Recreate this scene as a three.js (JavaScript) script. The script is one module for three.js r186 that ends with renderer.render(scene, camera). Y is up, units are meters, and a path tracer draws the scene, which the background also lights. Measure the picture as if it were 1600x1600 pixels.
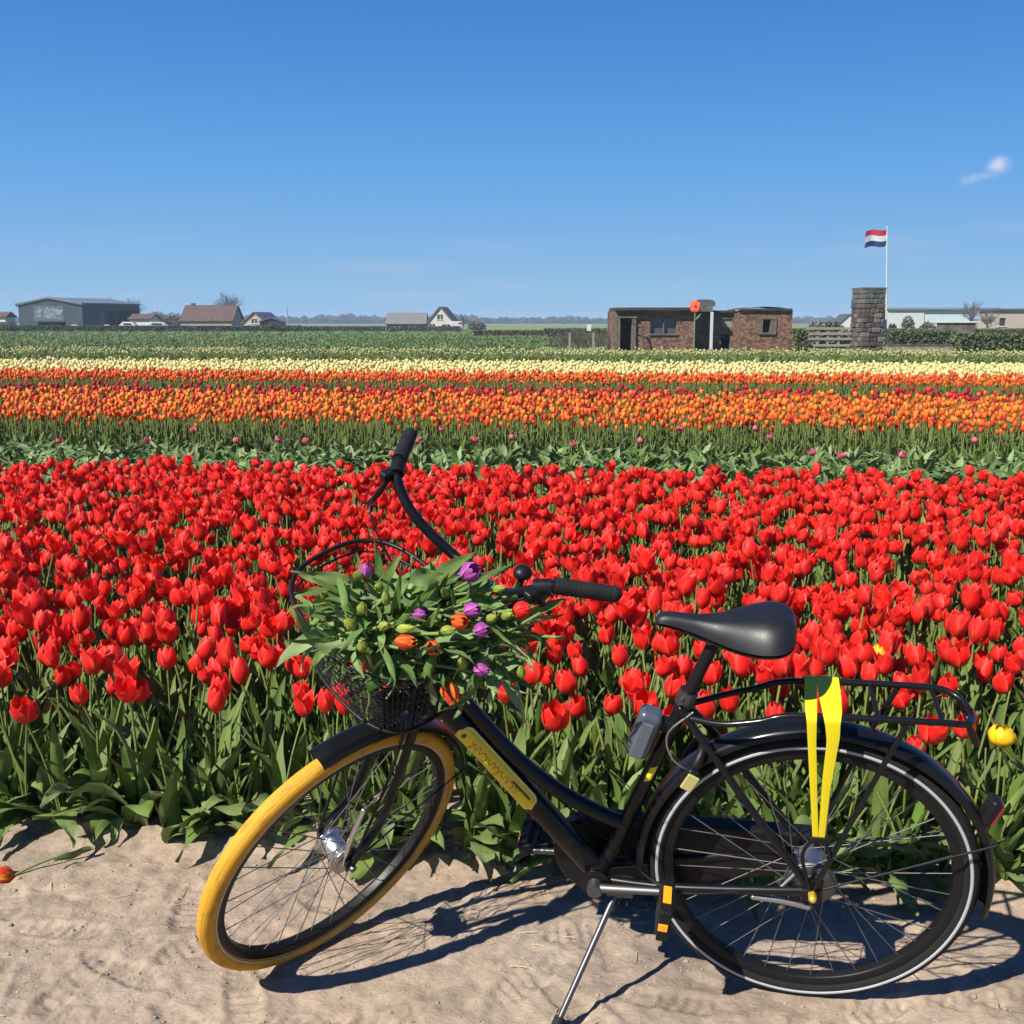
import * as THREE from 'three';
import { mergeGeometries } from 'three/addons/utils/BufferGeometryUtils.js';
import { RoundedBoxGeometry } from 'three/addons/geometries/RoundedBoxGeometry.js';

// ---------------------------------------------------------------- camera, sky, sun, exposure
const EYE = 1.5236, PITCH = THREE.MathUtils.degToRad(10.0324), FOCAL = 1678.75;
const EXPOSURE = 1.8;
const scene = new THREE.Scene();
const camera = new THREE.PerspectiveCamera(2 * THREE.MathUtils.radToDeg(Math.atan(800 / FOCAL)), 1, 0.05, 4000);
camera.position.set(0, EYE, 0);
camera.rotation.x = -PITCH;

const SUN = new THREE.Vector3(-0.244, 0.325, 0.226).normalize();
function hash(x, y, z = 0) {
  let h = Math.imul(x | 0, 374761393) ^ Math.imul(y | 0, 668265263) ^ Math.imul(z | 0, 2147483647 - 1013);
  h = Math.imul(h ^ (h >>> 13), 1274126177);
  return ((h ^ (h >>> 16)) >>> 0) / 4294967296;
}
function vnoise(x, y, z = 0) {
  const ix = Math.floor(x), iy = Math.floor(y), fx = x - ix, fy = y - iy;
  const u = fx * fx * (3 - 2 * fx), v = fy * fy * (3 - 2 * fy);
  const a = hash(ix, iy, z), b = hash(ix + 1, iy, z), c = hash(ix, iy + 1, z), d = hash(ix + 1, iy + 1, z);
  return a + (b - a) * u + (c - a) * v + (a - b - c + d) * u * v;
}
function fbm(x, y, z = 0, oct = 4) {
  let s = 0, a = 0.5, n = 0;
  for (let i = 0; i < oct; i++) { s += a * vnoise(x, y, z + i * 17); n += a; x *= 2.03; y *= 2.03; a *= 0.5; }
  return s / n;
}
const lerp = (a, b, t) => a + (b - a) * t;
const clamp = (x, a = 0, b = 1) => Math.min(b, Math.max(a, x));
const sstep = (a, b, x) => { const t = clamp((x - a) / (b - a)); return t * t * (3 - 2 * t); };
function ramp(stops, x) {
  for (let i = 1; i < stops.length; i++) if (x <= stops[i][0]) {
    const [x0, c0] = stops[i - 1], [x1, c1] = stops[i], t = clamp((x - x0) / (x1 - x0));
    return c0.map((c, k) => lerp(c, c1[k], t));
  }
  return stops[stops.length - 1][1];
}
{
  // clear spring sky: pale at the horizon, deep blue higher up, one small cloud on the right
  const W = 2048, H = 1024, data = new Float32Array(W * H * 4);
  const stops = [[-2, [0.3, 0.5, 0.75]], [0, [0.33, 0.535, 0.765]], [1.5, [0.305, 0.52, 0.77]], [3.5, [0.24, 0.465, 0.775]], [7.5, [0.145, 0.385, 0.79]], [12, [0.09, 0.285, 0.69]], [16, [0.062, 0.225, 0.6]], [30, [0.03, 0.13, 0.44]], [90, [0.014, 0.075, 0.3]]];
  const dir = new THREE.Vector3(), inv = new THREE.Matrix4().makeRotationX(PITCH);
  for (let j = 0; j < H; j++) {
    const el = ((j + 0.5) / H - 0.5) * 180, base = ramp(stops, el).map((q, m) => (q * [0.93, 1, 1.01][m]) / EXPOSURE);
    for (let i = 0; i < W; i++) {
      const az = ((i + 0.5) / W - 0.5) * 2 * Math.PI, k = (j * W + i) * 4;
      let c = base;
      const azD = THREE.MathUtils.radToDeg(az) + 90;            // degrees right of straight ahead
      if (el > 0 && el < 14) {
        // the one real cloud, about 24 degrees to the right, and a few faint streaks low down
        const x = azD - 23.0, y = el - 6.9;
        let d = 0;
        if (Math.abs(x) < 4 && Math.abs(y) < 2.5) {
          const n = fbm(x * 2.2 + 9, y * 3.2 + 4, 3, 5) - 0.5, n2 = fbm(x * 5 + 2, y * 7, 8, 4) - 0.5;
          const core = 1 - Math.hypot((x - 0.55) / 0.6, (y - 0.22 - 0.1 * x) / 0.36);
          const tail = 0.8 - Math.hypot((x + 0.15) / 1.15, (y + 0.12 - 0.2 * x) / 0.24);
          d = Math.max(0.95 * sstep(-0.1, 0.6, core + n * 1.3 + n2 * 0.6), 0.55 * sstep(-0.05, 0.7, tail + n * 1.1 + n2 * 0.5));
        }
        let wisp = 0;
        if (el < 6) wisp = 0.26 * sstep(0.55, 0.8, fbm(azD * 0.16 + 40, el * 1.7, 21, 5)) * sstep(0, 1.2, el) * (1 - sstep(3.5, 6, el));
        if (d || wisp) c = c.map((q, m) => lerp(lerp(q, [0.46, 0.56, 0.76][m] / EXPOSURE, wisp), [0.66, 0.72, 0.88][m] / EXPOSURE, d));
      }
      data[k] = c[0]; data[k + 1] = c[1]; data[k + 2] = c[2]; data[k + 3] = 1;
    }
  }
  const sky = new THREE.DataTexture(data, W, H, THREE.RGBAFormat, THREE.FloatType);
  sky.mapping = THREE.EquirectangularReflectionMapping;
  sky.magFilter = sky.minFilter = THREE.LinearFilter;
  sky.needsUpdate = true;
  scene.background = sky;
  scene.environment = sky;
}
const sun = new THREE.DirectionalLight(new THREE.Color(1, 0.95, 0.86), 5);
sun.name = 'sun';
sun.position.copy(SUN).multiplyScalar(60).add(new THREE.Vector3(0, 0, -10));
sun.target.position.set(0, 0, -10);
sun.castShadow = true;
Object.assign(sun.shadow.camera, { left: -40, right: 40, top: 40, bottom: -40, near: 1, far: 200 });
sun.shadow.mapSize.set(4096, 4096);
scene.add(sun, sun.target);

const renderer = new THREE.WebGLRenderer({ antialias: true });
renderer.toneMapping = THREE.LinearToneMapping;
renderer.toneMappingExposure = EXPOSURE;
renderer.shadowMap.enabled = true;

// ---------------------------------------------------------------- helpers
let seed = 20240427;
function rnd() {
  seed = (seed + 0x6d2b79f5) | 0;
  let t = Math.imul(seed ^ (seed >>> 15), 1 | seed);
  t = (t + Math.imul(t ^ (t >>> 7), 61 | t)) ^ t;
  return ((t ^ (t >>> 14)) >>> 0) / 4294967296;
}
const rr = (a, b) => a + (b - a) * rnd();
const V = (x, y, z) => new THREE.Vector3(x, y, z);
const names = new Map();
function numbered(name) {
  const n = names.get(name) ?? 0;
  names.set(name, n + 1);
  return n ? name + '_' + String(n).padStart(3, '0') : name;
}
function tag(o, label, category, group, kind) {
  if (label) o.userData.label = label;
  if (category) o.userData.category = category;
  if (group) o.userData.group = group;
  if (kind) o.userData.kind = kind;
  return o;
}
function shadows(o) { o.castShadow = o.receiveShadow = true; return o; }
function mesh(name, geo, mat, parent) {
  if (Array.isArray(geo)) geo = merge(geo);
  const m = shadows(new THREE.Mesh(geo, mat));
  m.name = parent && parent !== scene ? name : numbered(name);
  (parent ?? scene).add(m);
  return m;
}
function thing(name, label, category, pos = V(0, 0, 0), turn = 0, group) {
  const g = new THREE.Group();
  g.name = numbered(name);
  g.position.copy(pos); g.rotation.y = turn;
  tag(g, label, category, group);
  scene.add(g);
  return g;
}
function sub(name, parent) { const g = new THREE.Group(); g.name = name; parent.add(g); return g; }
function prep(g) {
  let n = g.index ? g.toNonIndexed() : g.clone();
  for (const k of Object.keys(n.attributes)) if (!['position', 'normal', 'uv', 'color'].includes(k)) n.deleteAttribute(k);
  if (!n.attributes.uv) n.setAttribute('uv', new THREE.BufferAttribute(new Float32Array(n.attributes.position.count * 2), 2));
  if (!n.attributes.normal) n.computeVertexNormals();
  return n;
}
function merge(list) {
  const l = list.map(prep), col = l.some((g) => g.attributes.color);
  if (col) for (const g of l) if (!g.attributes.color) g.setAttribute('color', new THREE.BufferAttribute(new Float32Array(g.attributes.position.count * 3).fill(1), 3));
  return mergeGeometries(l);
}
function at(px, py, D) {                                         // the point on the upright plane z = -D seen at a photograph pixel
  const c = Math.cos(PITCH), s = Math.sin(PITCH), dx = (px - 800) / FOCAL, dy = (800 - py) / FOCAL;
  const d = V(dx, -s + dy * c, -c - dy * s);
  return V(0, EYE, 0).add(d.multiplyScalar(D / -d.z));
}
function box(w, h, d, x = 0, y = 0, z = 0, r = 0) {
  const g = r ? new RoundedBoxGeometry(w, h, d, 2, r) : new THREE.BoxGeometry(w, h, d);
  return g.translate(x, y, z);
}
function bar(p, q, r, r2 = r, seg = 10) {
  const d = q.clone().sub(p), g = new THREE.CylinderGeometry(r2, r, d.length(), seg, 1);
  g.translate(0, d.length() / 2, 0);
  g.applyQuaternion(new THREE.Quaternion().setFromUnitVectors(V(0, 1, 0), d.normalize()));
  return g.translate(p.x, p.y, p.z);
}
function tube(pts, r, seg = 24, rad = 10, tension = 0.5) {
  const c = new THREE.CatmullRomCurve3(pts, false, 'catmullrom', tension);
  const caps = [new THREE.SphereGeometry(r, rad, 6).translate(pts[0].x, pts[0].y, pts[0].z), new THREE.SphereGeometry(r, rad, 6).translate(pts.at(-1).x, pts.at(-1).y, pts.at(-1).z)];
  return merge([new THREE.TubeGeometry(c, seg, r, rad), ...caps]);
}
function grid(nu, nv, f, colf) {                                 // sheet of (nu+1)(nv+1) points f(u, v) -> [x, y, z]
  const p = [], uv = [], idx = [], col = [];
  for (let j = 0; j <= nv; j++) for (let i = 0; i <= nu; i++) {
    p.push(...f(i / nu, j / nv)); uv.push(i / nu, j / nv);
    if (colf) col.push(...colf(i / nu, j / nv));
  }
  for (let j = 0; j < nv; j++) for (let i = 0; i < nu; i++) {
    const a = j * (nu + 1) + i, b = a + 1, c = a + nu + 1, d = c + 1;
    idx.push(a, b, d, a, d, c);
  }
  const g = new THREE.BufferGeometry();
  g.setAttribute('position', new THREE.Float32BufferAttribute(p, 3));
  g.setAttribute('uv', new THREE.Float32BufferAttribute(uv, 2));
  if (colf) g.setAttribute('color', new THREE.Float32BufferAttribute(col, 3));
  g.setIndex(idx); g.computeVertexNormals();
  return g;
}
function noiseTexture(n, f, repeat = 1, srgb = false) {
  const d = new Uint8Array(n * n * 4);
  for (let j = 0; j < n; j++) for (let i = 0; i < n; i++) {
    const c = f(i / n, j / n), k = (j * n + i) * 4;
    const a = Array.isArray(c) ? c : [c, c, c];
    for (let m = 0; m < 3; m++) d[k + m] = clamp(a[m]) * 255;
    d[k + 3] = 255;
  }
  const t = new THREE.DataTexture(d, n, n);
  t.wrapS = t.wrapT = THREE.RepeatWrapping; t.repeat.set(repeat, repeat);
  t.magFilter = THREE.LinearFilter; t.minFilter = THREE.LinearMipmapLinearFilter; t.generateMipmaps = true;
  if (srgb) t.colorSpace = THREE.SRGBColorSpace;
  t.needsUpdate = true;
  return t;
}
const rgb = (r, g, b) => new THREE.Color().setRGB(r, g, b);
const std = (c, rough = 0.8, o = {}) => new THREE.MeshStandardMaterial({ color: rgb(...c), roughness: rough, side: THREE.DoubleSide, ...o });
const phys = (c, rough = 0.5, o = {}) => new THREE.MeshPhysicalMaterial({ color: rgb(...c), roughness: rough, side: THREE.DoubleSide, ...o });

const mixc = (a, b, t) => a.map((x, i) => lerp(x, b[i], t));
const pick = (a) => a[Math.floor(rnd() * a.length) % a.length];

// field axes: s along the flower rows (the right end lies nearer), t into the field
const ROW = THREE.MathUtils.degToRad(6.8);
const field = (s, t, y = 0) => V(s * Math.cos(ROW) + t * Math.sin(ROW), y, s * Math.sin(ROW) - t * Math.cos(ROW));
const fieldS = (x, z) => x * Math.cos(ROW) + z * Math.sin(ROW);
const fieldT = (x, z) => x * Math.sin(ROW) - z * Math.cos(ROW);

// ---------------------------------------------------------------- ground
const lump = (x, z) => {
  // trodden sand: soft hollows, a few shoe prints and bicycle ruts
  let h = 0.022 * (fbm(x * 1.7 + 5, z * 1.7 + 3, 1, 2) - 0.5) + 0.008 * (fbm(x * 8 + 1, z * 8, 5, 3) - 0.5) + 0.006 * (fbm(x * 26, z * 26, 9, 3) - 0.5);
  const cl = fbm(x * 21 + 4, z * 21, 14, 2);
  h += 0.0035 * sstep(0.62, 0.7, cl) - 0.0045 * sstep(0.38, 0.3, cl);        // clods and pits
  return h;
};
const prints = [];
{
  const spots = [[-1.02, -2.28, 1.9], [-0.85, -2.62, 1.4], [-0.5, -2.36, 2.9], [0.05, -2.3, 2.3], [0.35, -2.22, 0.2], [0.8, -2.16, 2.6], [1.05, -2.3, 1.0], [-0.15, -2.6, 1.7], [-0.7, -2.12, 0.7], [0.32, -2.62, 1.2], [-0.93, -2.33, 0.5], [-0.78, -2.46, 2.2], [-0.62, -2.24, 1.2], [-1.15, -2.5, 0.1], [0.14, -2.2, 0.9], [0.62, -2.08, 1.9], [0.9, -2.05, 0.3], [-0.3, -2.12, 2.6], [-1.2, -2.2, 1.5], [-0.45, -2.6, 0.4], [-1.35, -2.66, 1.1], [0.2, -2.5, 2.8]];
  for (const [x, z, a] of spots) prints.push({ x, z, c: Math.cos(a), s: Math.sin(a) });
}
function sandHeight(x, z) {
  let h = lump(x, z);
  for (const p of prints) {
    const dx = x - p.x, dz = z - p.z;
    if (dx * dx + dz * dz > 0.06) continue;
    const u = dx * p.c + dz * p.s, v = -dx * p.s + dz * p.c;
    const r = Math.hypot(u / 0.135, v / (0.048 - 0.012 * sstep(-0.1, 0.05, -u))) + 0.35 * (fbm(x * 16, z * 16, 33, 2) - 0.5);
    const ins = 1 - sstep(0.75, 1.05, r), rim = sstep(0.9, 1.1, r) * (1 - sstep(1.1, 1.55, r));
    h += -0.006 * ins + 0.003 * rim + ins * 0.003 * Math.sin(u * 210 + v * 60) * (u > -0.02 || u < -0.07 ? 1 : 0.2);
  }
  // tyre rut with tread bars
  const rut = z + 2.16 - 0.06 * Math.sin(x * 1.3) + 0.11 * x;
  if (x < -0.2 || x > 0.75) { const w = Math.exp(-((rut / 0.022) ** 2)); h += -0.006 * w + 0.003 * w * Math.sin(x * 190 + rut * 90); }
  const t = fieldT(x, z);
  h += 0.035 * sstep(2.72, 2.95, t);                              // the bed stands a little higher than the path
  h *= 1 - 0.8 * Math.exp(-(((x - 0.66) ** 2 + (z + 2.25) ** 2) / 0.01)) ;
  h *= 1 - 0.8 * Math.exp(-(((x + 0.44) ** 2 + (z + 2.41) ** 2) / 0.02));
  return h;
}
const sandColor = noiseTexture(1400, (u, v) => {                  // one sheet over the whole path, so nothing repeats
  const x = u * 4.8, z = v * 2.05;
  const a = fbm(x * 3, z * 3, 2, 4), b = fbm(x * 30, z * 30, 7, 4), s = hash(u * 1400, v * 1400, 4);
  let k = 0.66 + 0.1 * (a - 0.5) + 0.16 * (b - 0.5) + 0.07 * (s - 0.5);
  const damp = sstep(0.58, 0.72, fbm(x * 5 + 3, z * 9, 19, 4)) * 0.1;
  if (hash(u * 1400, v * 1400, 77) > 0.9992) k *= 0.55;
  k *= 1 - damp;
  const w = fbm(x * 2 + 30, z * 2, 23, 3) - 0.5;
  return [k * 1.0, k * (0.88 + 0.04 * w), k * (0.765 + 0.07 * w)];
}, 1, true);
const sandBump = noiseTexture(1400, (u, v) => { const x = u * 4.8, z = v * 2.05; return 0.45 * fbm(x * 45, z * 45, 3, 3) + 0.55 * fbm(x * 170, z * 170, 31, 2); });
const matSand = new THREE.MeshStandardMaterial({ map: sandColor, bumpMap: sandBump, bumpScale: 0.0035, roughness: 0.95, color: rgb(0.69, 0.705, 0.7) });
{
  const X0 = -2.4, X1 = 2.4, Z0 = -3.35, Z1 = -1.3;
  const g = grid(620, 270, (u, v) => { const x = lerp(X0, X1, u), z = lerp(Z1, Z0, v); return [x, sandHeight(x, z), z]; });
  const uv = g.attributes.uv, p = g.attributes.position;
  for (let i = 0; i < uv.count; i++) uv.setXY(i, (p.getX(i) - X0) / (X1 - X0), (Z1 - p.getZ(i)) / (Z1 - Z0));
  tag(mesh('sand_path', g, matSand), 'trodden pale sandy path along the front of the red flower bed', null, null, 'structure');
  const gp = grid(1, 1, (u, v) => [lerp(-1500, 1500, u), -0.045, lerp(60, -2600, v)]);
  tag(mesh('ground', gp, std([0.2, 0.15, 0.1], 1)), 'bare brown soil under the flower rows', null, null, 'structure');
}

// ---------------------------------------------------------------- buildings, trees and hedges across the field
const PXM = (D) => (D * Math.cos(PITCH) + EYE * Math.sin(PITCH)) / FOCAL;   // metres per photograph pixel at that distance
function wall(w, h, d, holes = []) {                               // an upright slab with real openings; x from 0 to w, front face at z = 0
  const s = new THREE.Shape([new THREE.Vector2(0, 0), new THREE.Vector2(w, 0), new THREE.Vector2(w, h), new THREE.Vector2(0, h)]);
  for (const [x0, y0, x1, y1] of holes) s.holes.push(new THREE.Path([new THREE.Vector2(x0, y0), new THREE.Vector2(x0, y1), new THREE.Vector2(x1, y1), new THREE.Vector2(x1, y0)]));
  return new THREE.ExtrudeGeometry(s, { depth: d, bevelEnabled: false }).translate(0, 0, -d);
}
function gable(w, h, hr, d, holes = []) {                          // gable-ended wall, eaves h, ridge hr
  const s = new THREE.Shape([new THREE.Vector2(-w / 2, 0), new THREE.Vector2(w / 2, 0), new THREE.Vector2(w / 2, h), new THREE.Vector2(0, hr), new THREE.Vector2(-w / 2, h)]);
  for (const [x0, y0, x1, y1] of holes) s.holes.push(new THREE.Path([new THREE.Vector2(x0, y0), new THREE.Vector2(x0, y1), new THREE.Vector2(x1, y1), new THREE.Vector2(x1, y0)]));
  return new THREE.ExtrudeGeometry(s, { depth: d, bevelEnabled: false }).translate(0, 0, -d);
}
function roofPlanes(w, h, hr, len, over = 0.3, th = 0.18) {        // two slabs over a gable house that runs back along -z
  const out = [];
  for (const s of [-1, 1]) {
    const a = Math.atan2(hr - h, w / 2), L = Math.hypot(hr - h, w / 2) + over;
    out.push(new THREE.BoxGeometry(L, th, len + 2 * over).translate(-L / 2 , th / 2 + 0.004, -len / 2).rotateZ(-a).translate(0, 0, 0));
    const g = out[out.length - 1];
    g.translate((w / 2 + over * Math.cos(a)), h - over * Math.sin(a), 0);
    if (s < 0) g.scale(-1, 1, 1);
    if (s < 0) { const ix = g.index.array; for (let i = 0; i < ix.length; i += 3) { const q = ix[i]; ix[i] = ix[i + 1]; ix[i + 1] = q; } }
  }
  return out;
}
const stain = (seed2, a, b, fx = 6, fy = 6) => noiseTexture(128, (u, v) => { const k = fbm(u * fx, v * fy, seed2, 5); return mixc(a, b, sstep(0.3, 0.7, k)).map((q) => q * (0.9 + 0.2 * hash(u * 128, v * 128, seed2))); }, 1, true);
function scaleUV(g, k) { g = prep(g); const p = g.attributes.position, n = g.attributes.normal, uv = g.attributes.uv; for (let i = 0; i < uv.count; i++) { const nx = Math.abs(n.getX(i)), ny = Math.abs(n.getY(i)); uv.setXY(i, (nx > 0.6 ? p.getZ(i) : p.getX(i)) / k, (ny > 0.6 ? p.getZ(i) : p.getY(i)) / k); } return g; }
const texMat = (t, rough = 0.9, k = 0.66) => new THREE.MeshStandardMaterial({ map: t, roughness: rough, color: rgb(k, k, k) });
const M = {
  brick: texMat(stain(101, [0.3, 0.225, 0.19], [0.54, 0.385, 0.315], 17, 29), 0.9, 0.78),
  concrete: texMat(stain(102, [0.34, 0.31, 0.28], [0.5, 0.455, 0.4])),
  roofdark: texMat(stain(103, [0.17, 0.16, 0.17], [0.3, 0.28, 0.27])),
  dim: std([0.03, 0.027, 0.025], 0.9),
  weathered: std([0.2, 0.18, 0.155], 0.9),
  white: std([0.5, 0.48, 0.45], 0.6),
  render_: std([0.34, 0.28, 0.24], 0.85),
  bluegrey: texMat(stain(104, [0.155, 0.2, 0.245], [0.21, 0.26, 0.305], 3, 20), 0.6),
  tiles: texMat(stain(105, [0.36, 0.28, 0.25], [0.44, 0.345, 0.305], 20, 20), 0.9, 0.6),
  slate: std([0.06, 0.07, 0.085], 0.6),
  glass: phys([0.05, 0.06, 0.07], 0.1),
  dark: std([0.02, 0.022, 0.025], 0.7),
  glasshouse: phys([0.42, 0.5, 0.54], 0.25),
  twig: std([0.11, 0.09, 0.075], 0.95),
  bark: std([0.1, 0.085, 0.07], 0.95),
};

// ---- the low brick bunker
{
  const D = 58, k = PXM(D), X = (px) => (px - 800) * k, base = at(958, 546, D), Y = (py) => (548.5 - py) * k;
  const b = thing('brick_bunker', 'low flat-roofed brown brick bunker with dark doorway beyond the flower field', 'bunker', V(X(958), 0, -D));
  const L = (px) => X(px) - X(958);
  const H = Y(487);
  const holes = [[L(968), 0.02, L(986.5), Y(498)], [L(1015), Y(522), L(1056), Y(498)]];
  mesh('wall', scaleUV(wall(L(1085), H, 0.4, holes), 2.2), M.brick, b);
  const dr = sub('door_frame', b);
  mesh('door_post', box(0.26, Y(498), 0.16, L(968) - 0.131, Y(498) / 2, 0.082), M.concrete, dr);
  mesh('door_post', box(0.2, Y(498), 0.14, L(986.5) + 0.101, Y(498) / 2, 0.072), M.concrete, dr);
  mesh('door_lintel', box(L(986.5) - L(968) + 0.5, 0.14, 0.18, (L(968) + L(986.5)) / 2, Y(498) + 0.071, 0.092), M.concrete, dr);
  const wn = sub('window', b);
  mesh('window_frame', [box(L(1056) - L(1015) + 0.16, 0.08, 0.12, (L(1015) + L(1056)) / 2, Y(522) - 0.041, 0.03), box(0.06, Y(498) - Y(522), 0.1, L(1036), (Y(498) + Y(522)) / 2, -0.1)], M.concrete, wn);
  mesh('pane', box(L(1056) - L(1015), Y(498) - Y(522), 0.02, (L(1015) + L(1056)) / 2, (Y(498) + Y(522)) / 2, -0.26), M.glass, wn);
  // set-back middle part with a large broken opening
  mesh('recessed_wall', scaleUV(wall(L(1152) - L(1085) - 0.004, H - 0.1, 0.35, [[L(1133) - L(1085), 0.02, L(1152) - L(1085) - 0.15, Y(523)], [L(1134) - L(1085), Y(512), L(1150) - L(1085), Y(499)]]), 2).translate(L(1085) + 0.002, 0, -1.3), M.concrete, b);
  mesh('boarding', box(L(1150) - L(1134), Y(499) - Y(512), 0.05, (L(1134) + L(1150)) / 2, (Y(499) + Y(512)) / 2, -1.42), M.weathered, b);
  mesh('side_wall', [scaleUV(box(0.35, H, 2.6, L(1085) - 0.176, H / 2, -1.75), 2)], M.brick, b);
  const x0 = L(1152), x1 = L(1234);
  mesh('wall', scaleUV(wall(x1 - x0, H + 0.02, 0.4, [[L(1188) - x0, Y(520), L(1200.5) - x0, Y(500)]]), 2.2).translate(x0, 0, 0.25), M.brick, b);
  const w2 = sub('window', b);
  mesh('window_surround', [box(0.14, 0.8, 0.1, L(1188) - 0.071, (Y(500) + Y(520)) / 2, 0.28), box(0.3, 0.8, 0.1, L(1200.5) + 0.151, (Y(500) + Y(520)) / 2, 0.28), box(0.9, 0.12, 0.12, L(1195), Y(500) + 0.061, 0.29), box(0.9, 0.1, 0.14, L(1195), Y(520) - 0.051, 0.29)], M.concrete, w2);
  for (const [a, z] of [[0.002, -1.2], [x1 - 0.402, -1.0]]) mesh('side_wall', scaleUV(box(0.4, H, 2.4, a + 0.2, H / 2, z - 0.4), 2), M.brick, b);
  mesh('side_wall', scaleUV(box(0.35, H, 1.5, x0 + 0.18, H / 2, -0.9), 2), M.brick, b);
  mesh('back_wall', scaleUV(box(x1 + 0.1, H, 0.3, x1 / 2, H / 2, -3.0), 2), M.brick, b);
  mesh('roof_slab', [box(L(1090) + 0.0, 0.17, 3.6, L(1090) / 2 + 0.03, H + 0.088, -1.4, 0.03)], M.roofdark, b);
  mesh('roof_slab', [box(L(1153) - L(1090), 0.13, 2.0, (L(1153) + L(1090)) / 2 - 0.01, H - 0.03, -2.1, 0.02)], M.roofdark, b);
  mesh('roof_slab', grid(24, 10, (u, v) => { const x = lerp(x0 - 0.1, x1 - 0.03, u), z = lerp(0.4, -3.2, v); return [x, H + 0.04 + 0.17 * Math.sin(u * Math.PI) ** 0.7 + 0.07 * (fbm(x * 2.4, z * 2, 61, 3) - 0.5), z]; }), M.roofdark, b);
  mesh('roof_edge', [box(x1 - x0 + 0.02, 0.12, 0.08, (x0 + x1) / 2 - 0.05, H + 0.06, 0.36, 0.02)], M.roofdark, b);
  tag(b, null, null);
  // leaning pole and rubble in front
  const pole = thing('leaning_pole', 'thin dark pole leaning against the bunker wall beside its window', 'pole', V(X(1000), 0, -D + 0.9));
  mesh('pole_stick', [bar(V(0.1, 0, 0), V(0.02, Y(513), -0.5), 0.05), bar(V(0.02, Y(513), -0.5), V(-0.55, Y(506), -0.45), 0.03)], M.dark, pole);
  const post = thing('white_post', 'slim white post standing in front of the bunker recess', 'post', V(X(1108), 0, -D + 0.5));
  mesh('post_board', box(0.15, Y(489), 0.1, 0, Y(489) / 2, 0, 0.01), std([0.42, 0.41, 0.41], 0.7), post);
  mesh('post_foot', box(0.3, 0.12, 0.2, 0, 0.06, 0, 0.01), M.concrete, post);
  // the hooded box on the roof
  const hd = thing('roof_hood', 'dark rounded hood on a pale box above the bunker roof', 'roof hood', V(X(1099), Y(488.5), -D - 0.6));
  mesh('hood_base', box(0.75, 0.3, 0.8, 0.1, 0.15, 0, 0.02), M.concrete, hd);
  mesh('hood_cover', grid(20, 6, (u, v) => { const a = Math.PI * u, e = 0.55; return [-0.02 + 0.62 * Math.sign(Math.cos(a)) * Math.abs(Math.cos(a)) ** e, 0.302 + 0.34 * Math.sin(a) ** e, lerp(0.42, -0.42, v)]; }), M.slate, hd);
  mesh('hood_face', new THREE.ExtrudeGeometry(new THREE.Shape(Array.from({ length: 21 }, (_, i) => { const a = (Math.PI * i) / 20, e = 0.55; return new THREE.Vector2(-0.02 + 0.615 * Math.sign(Math.cos(a)) * Math.abs(Math.cos(a)) ** e, 0.3025 + 0.335 * Math.sin(a) ** e); })), { depth: 0.8, bevelEnabled: false }).translate(0, 0, -0.4), M.slate, hd);
  mesh('hood_leg', [box(0.14, 0.3, 0.3, -0.42, 0.15, 0, 0.01)], M.slate, hd);
  // the big painted poppy
  const pp = thing('poppy_sculpture', 'big orange-red poppy sculpture on a green stem before the bunker', 'sculpture', V(X(1080.5), 0, -D + 0.75));
  mesh('stem', bar(V(0, 0, 0), V(0, Y(487), 0), 0.035), std([0.1, 0.17, 0.06], 0.8), pp);
  mesh('leaf', [leafless(0.5, 0.16)], std([0.1, 0.17, 0.06], 0.8), pp).position.set(0, Y(500), 0.02);
  const fl = sub('flower', pp); fl.position.set(0, Y(480.5), 0.03);
  for (let i = 0; i < 5; i++) { const a = (i / 5) * 6.283 + 0.3; mesh('petal', new THREE.SphereGeometry(0.17, 12, 8).scale(1, 1.05, 0.3).translate(Math.cos(a) * 0.14, Math.sin(a) * 0.16, 0.004 * i), std([0.72, 0.1, 0.035], 0.6), fl); }
  mesh('flower_centre', new THREE.SphereGeometry(0.07, 12, 8).scale(1, 1, 0.6).translate(0, 0, 0.06), std([0.3, 0.015, 0.01], 0.7), fl);
}
function leafless(L, W) { return grid(4, 6, (u, v) => { const s = u * 2 - 1; return [(0.1 + v) * L * 0.6, v * L * 0.6 - s * W * 0.5 * Math.sin(Math.PI * (0.1 + 0.85 * v)), 0.03 * Math.sin(v * 3)]; }); }

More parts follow.
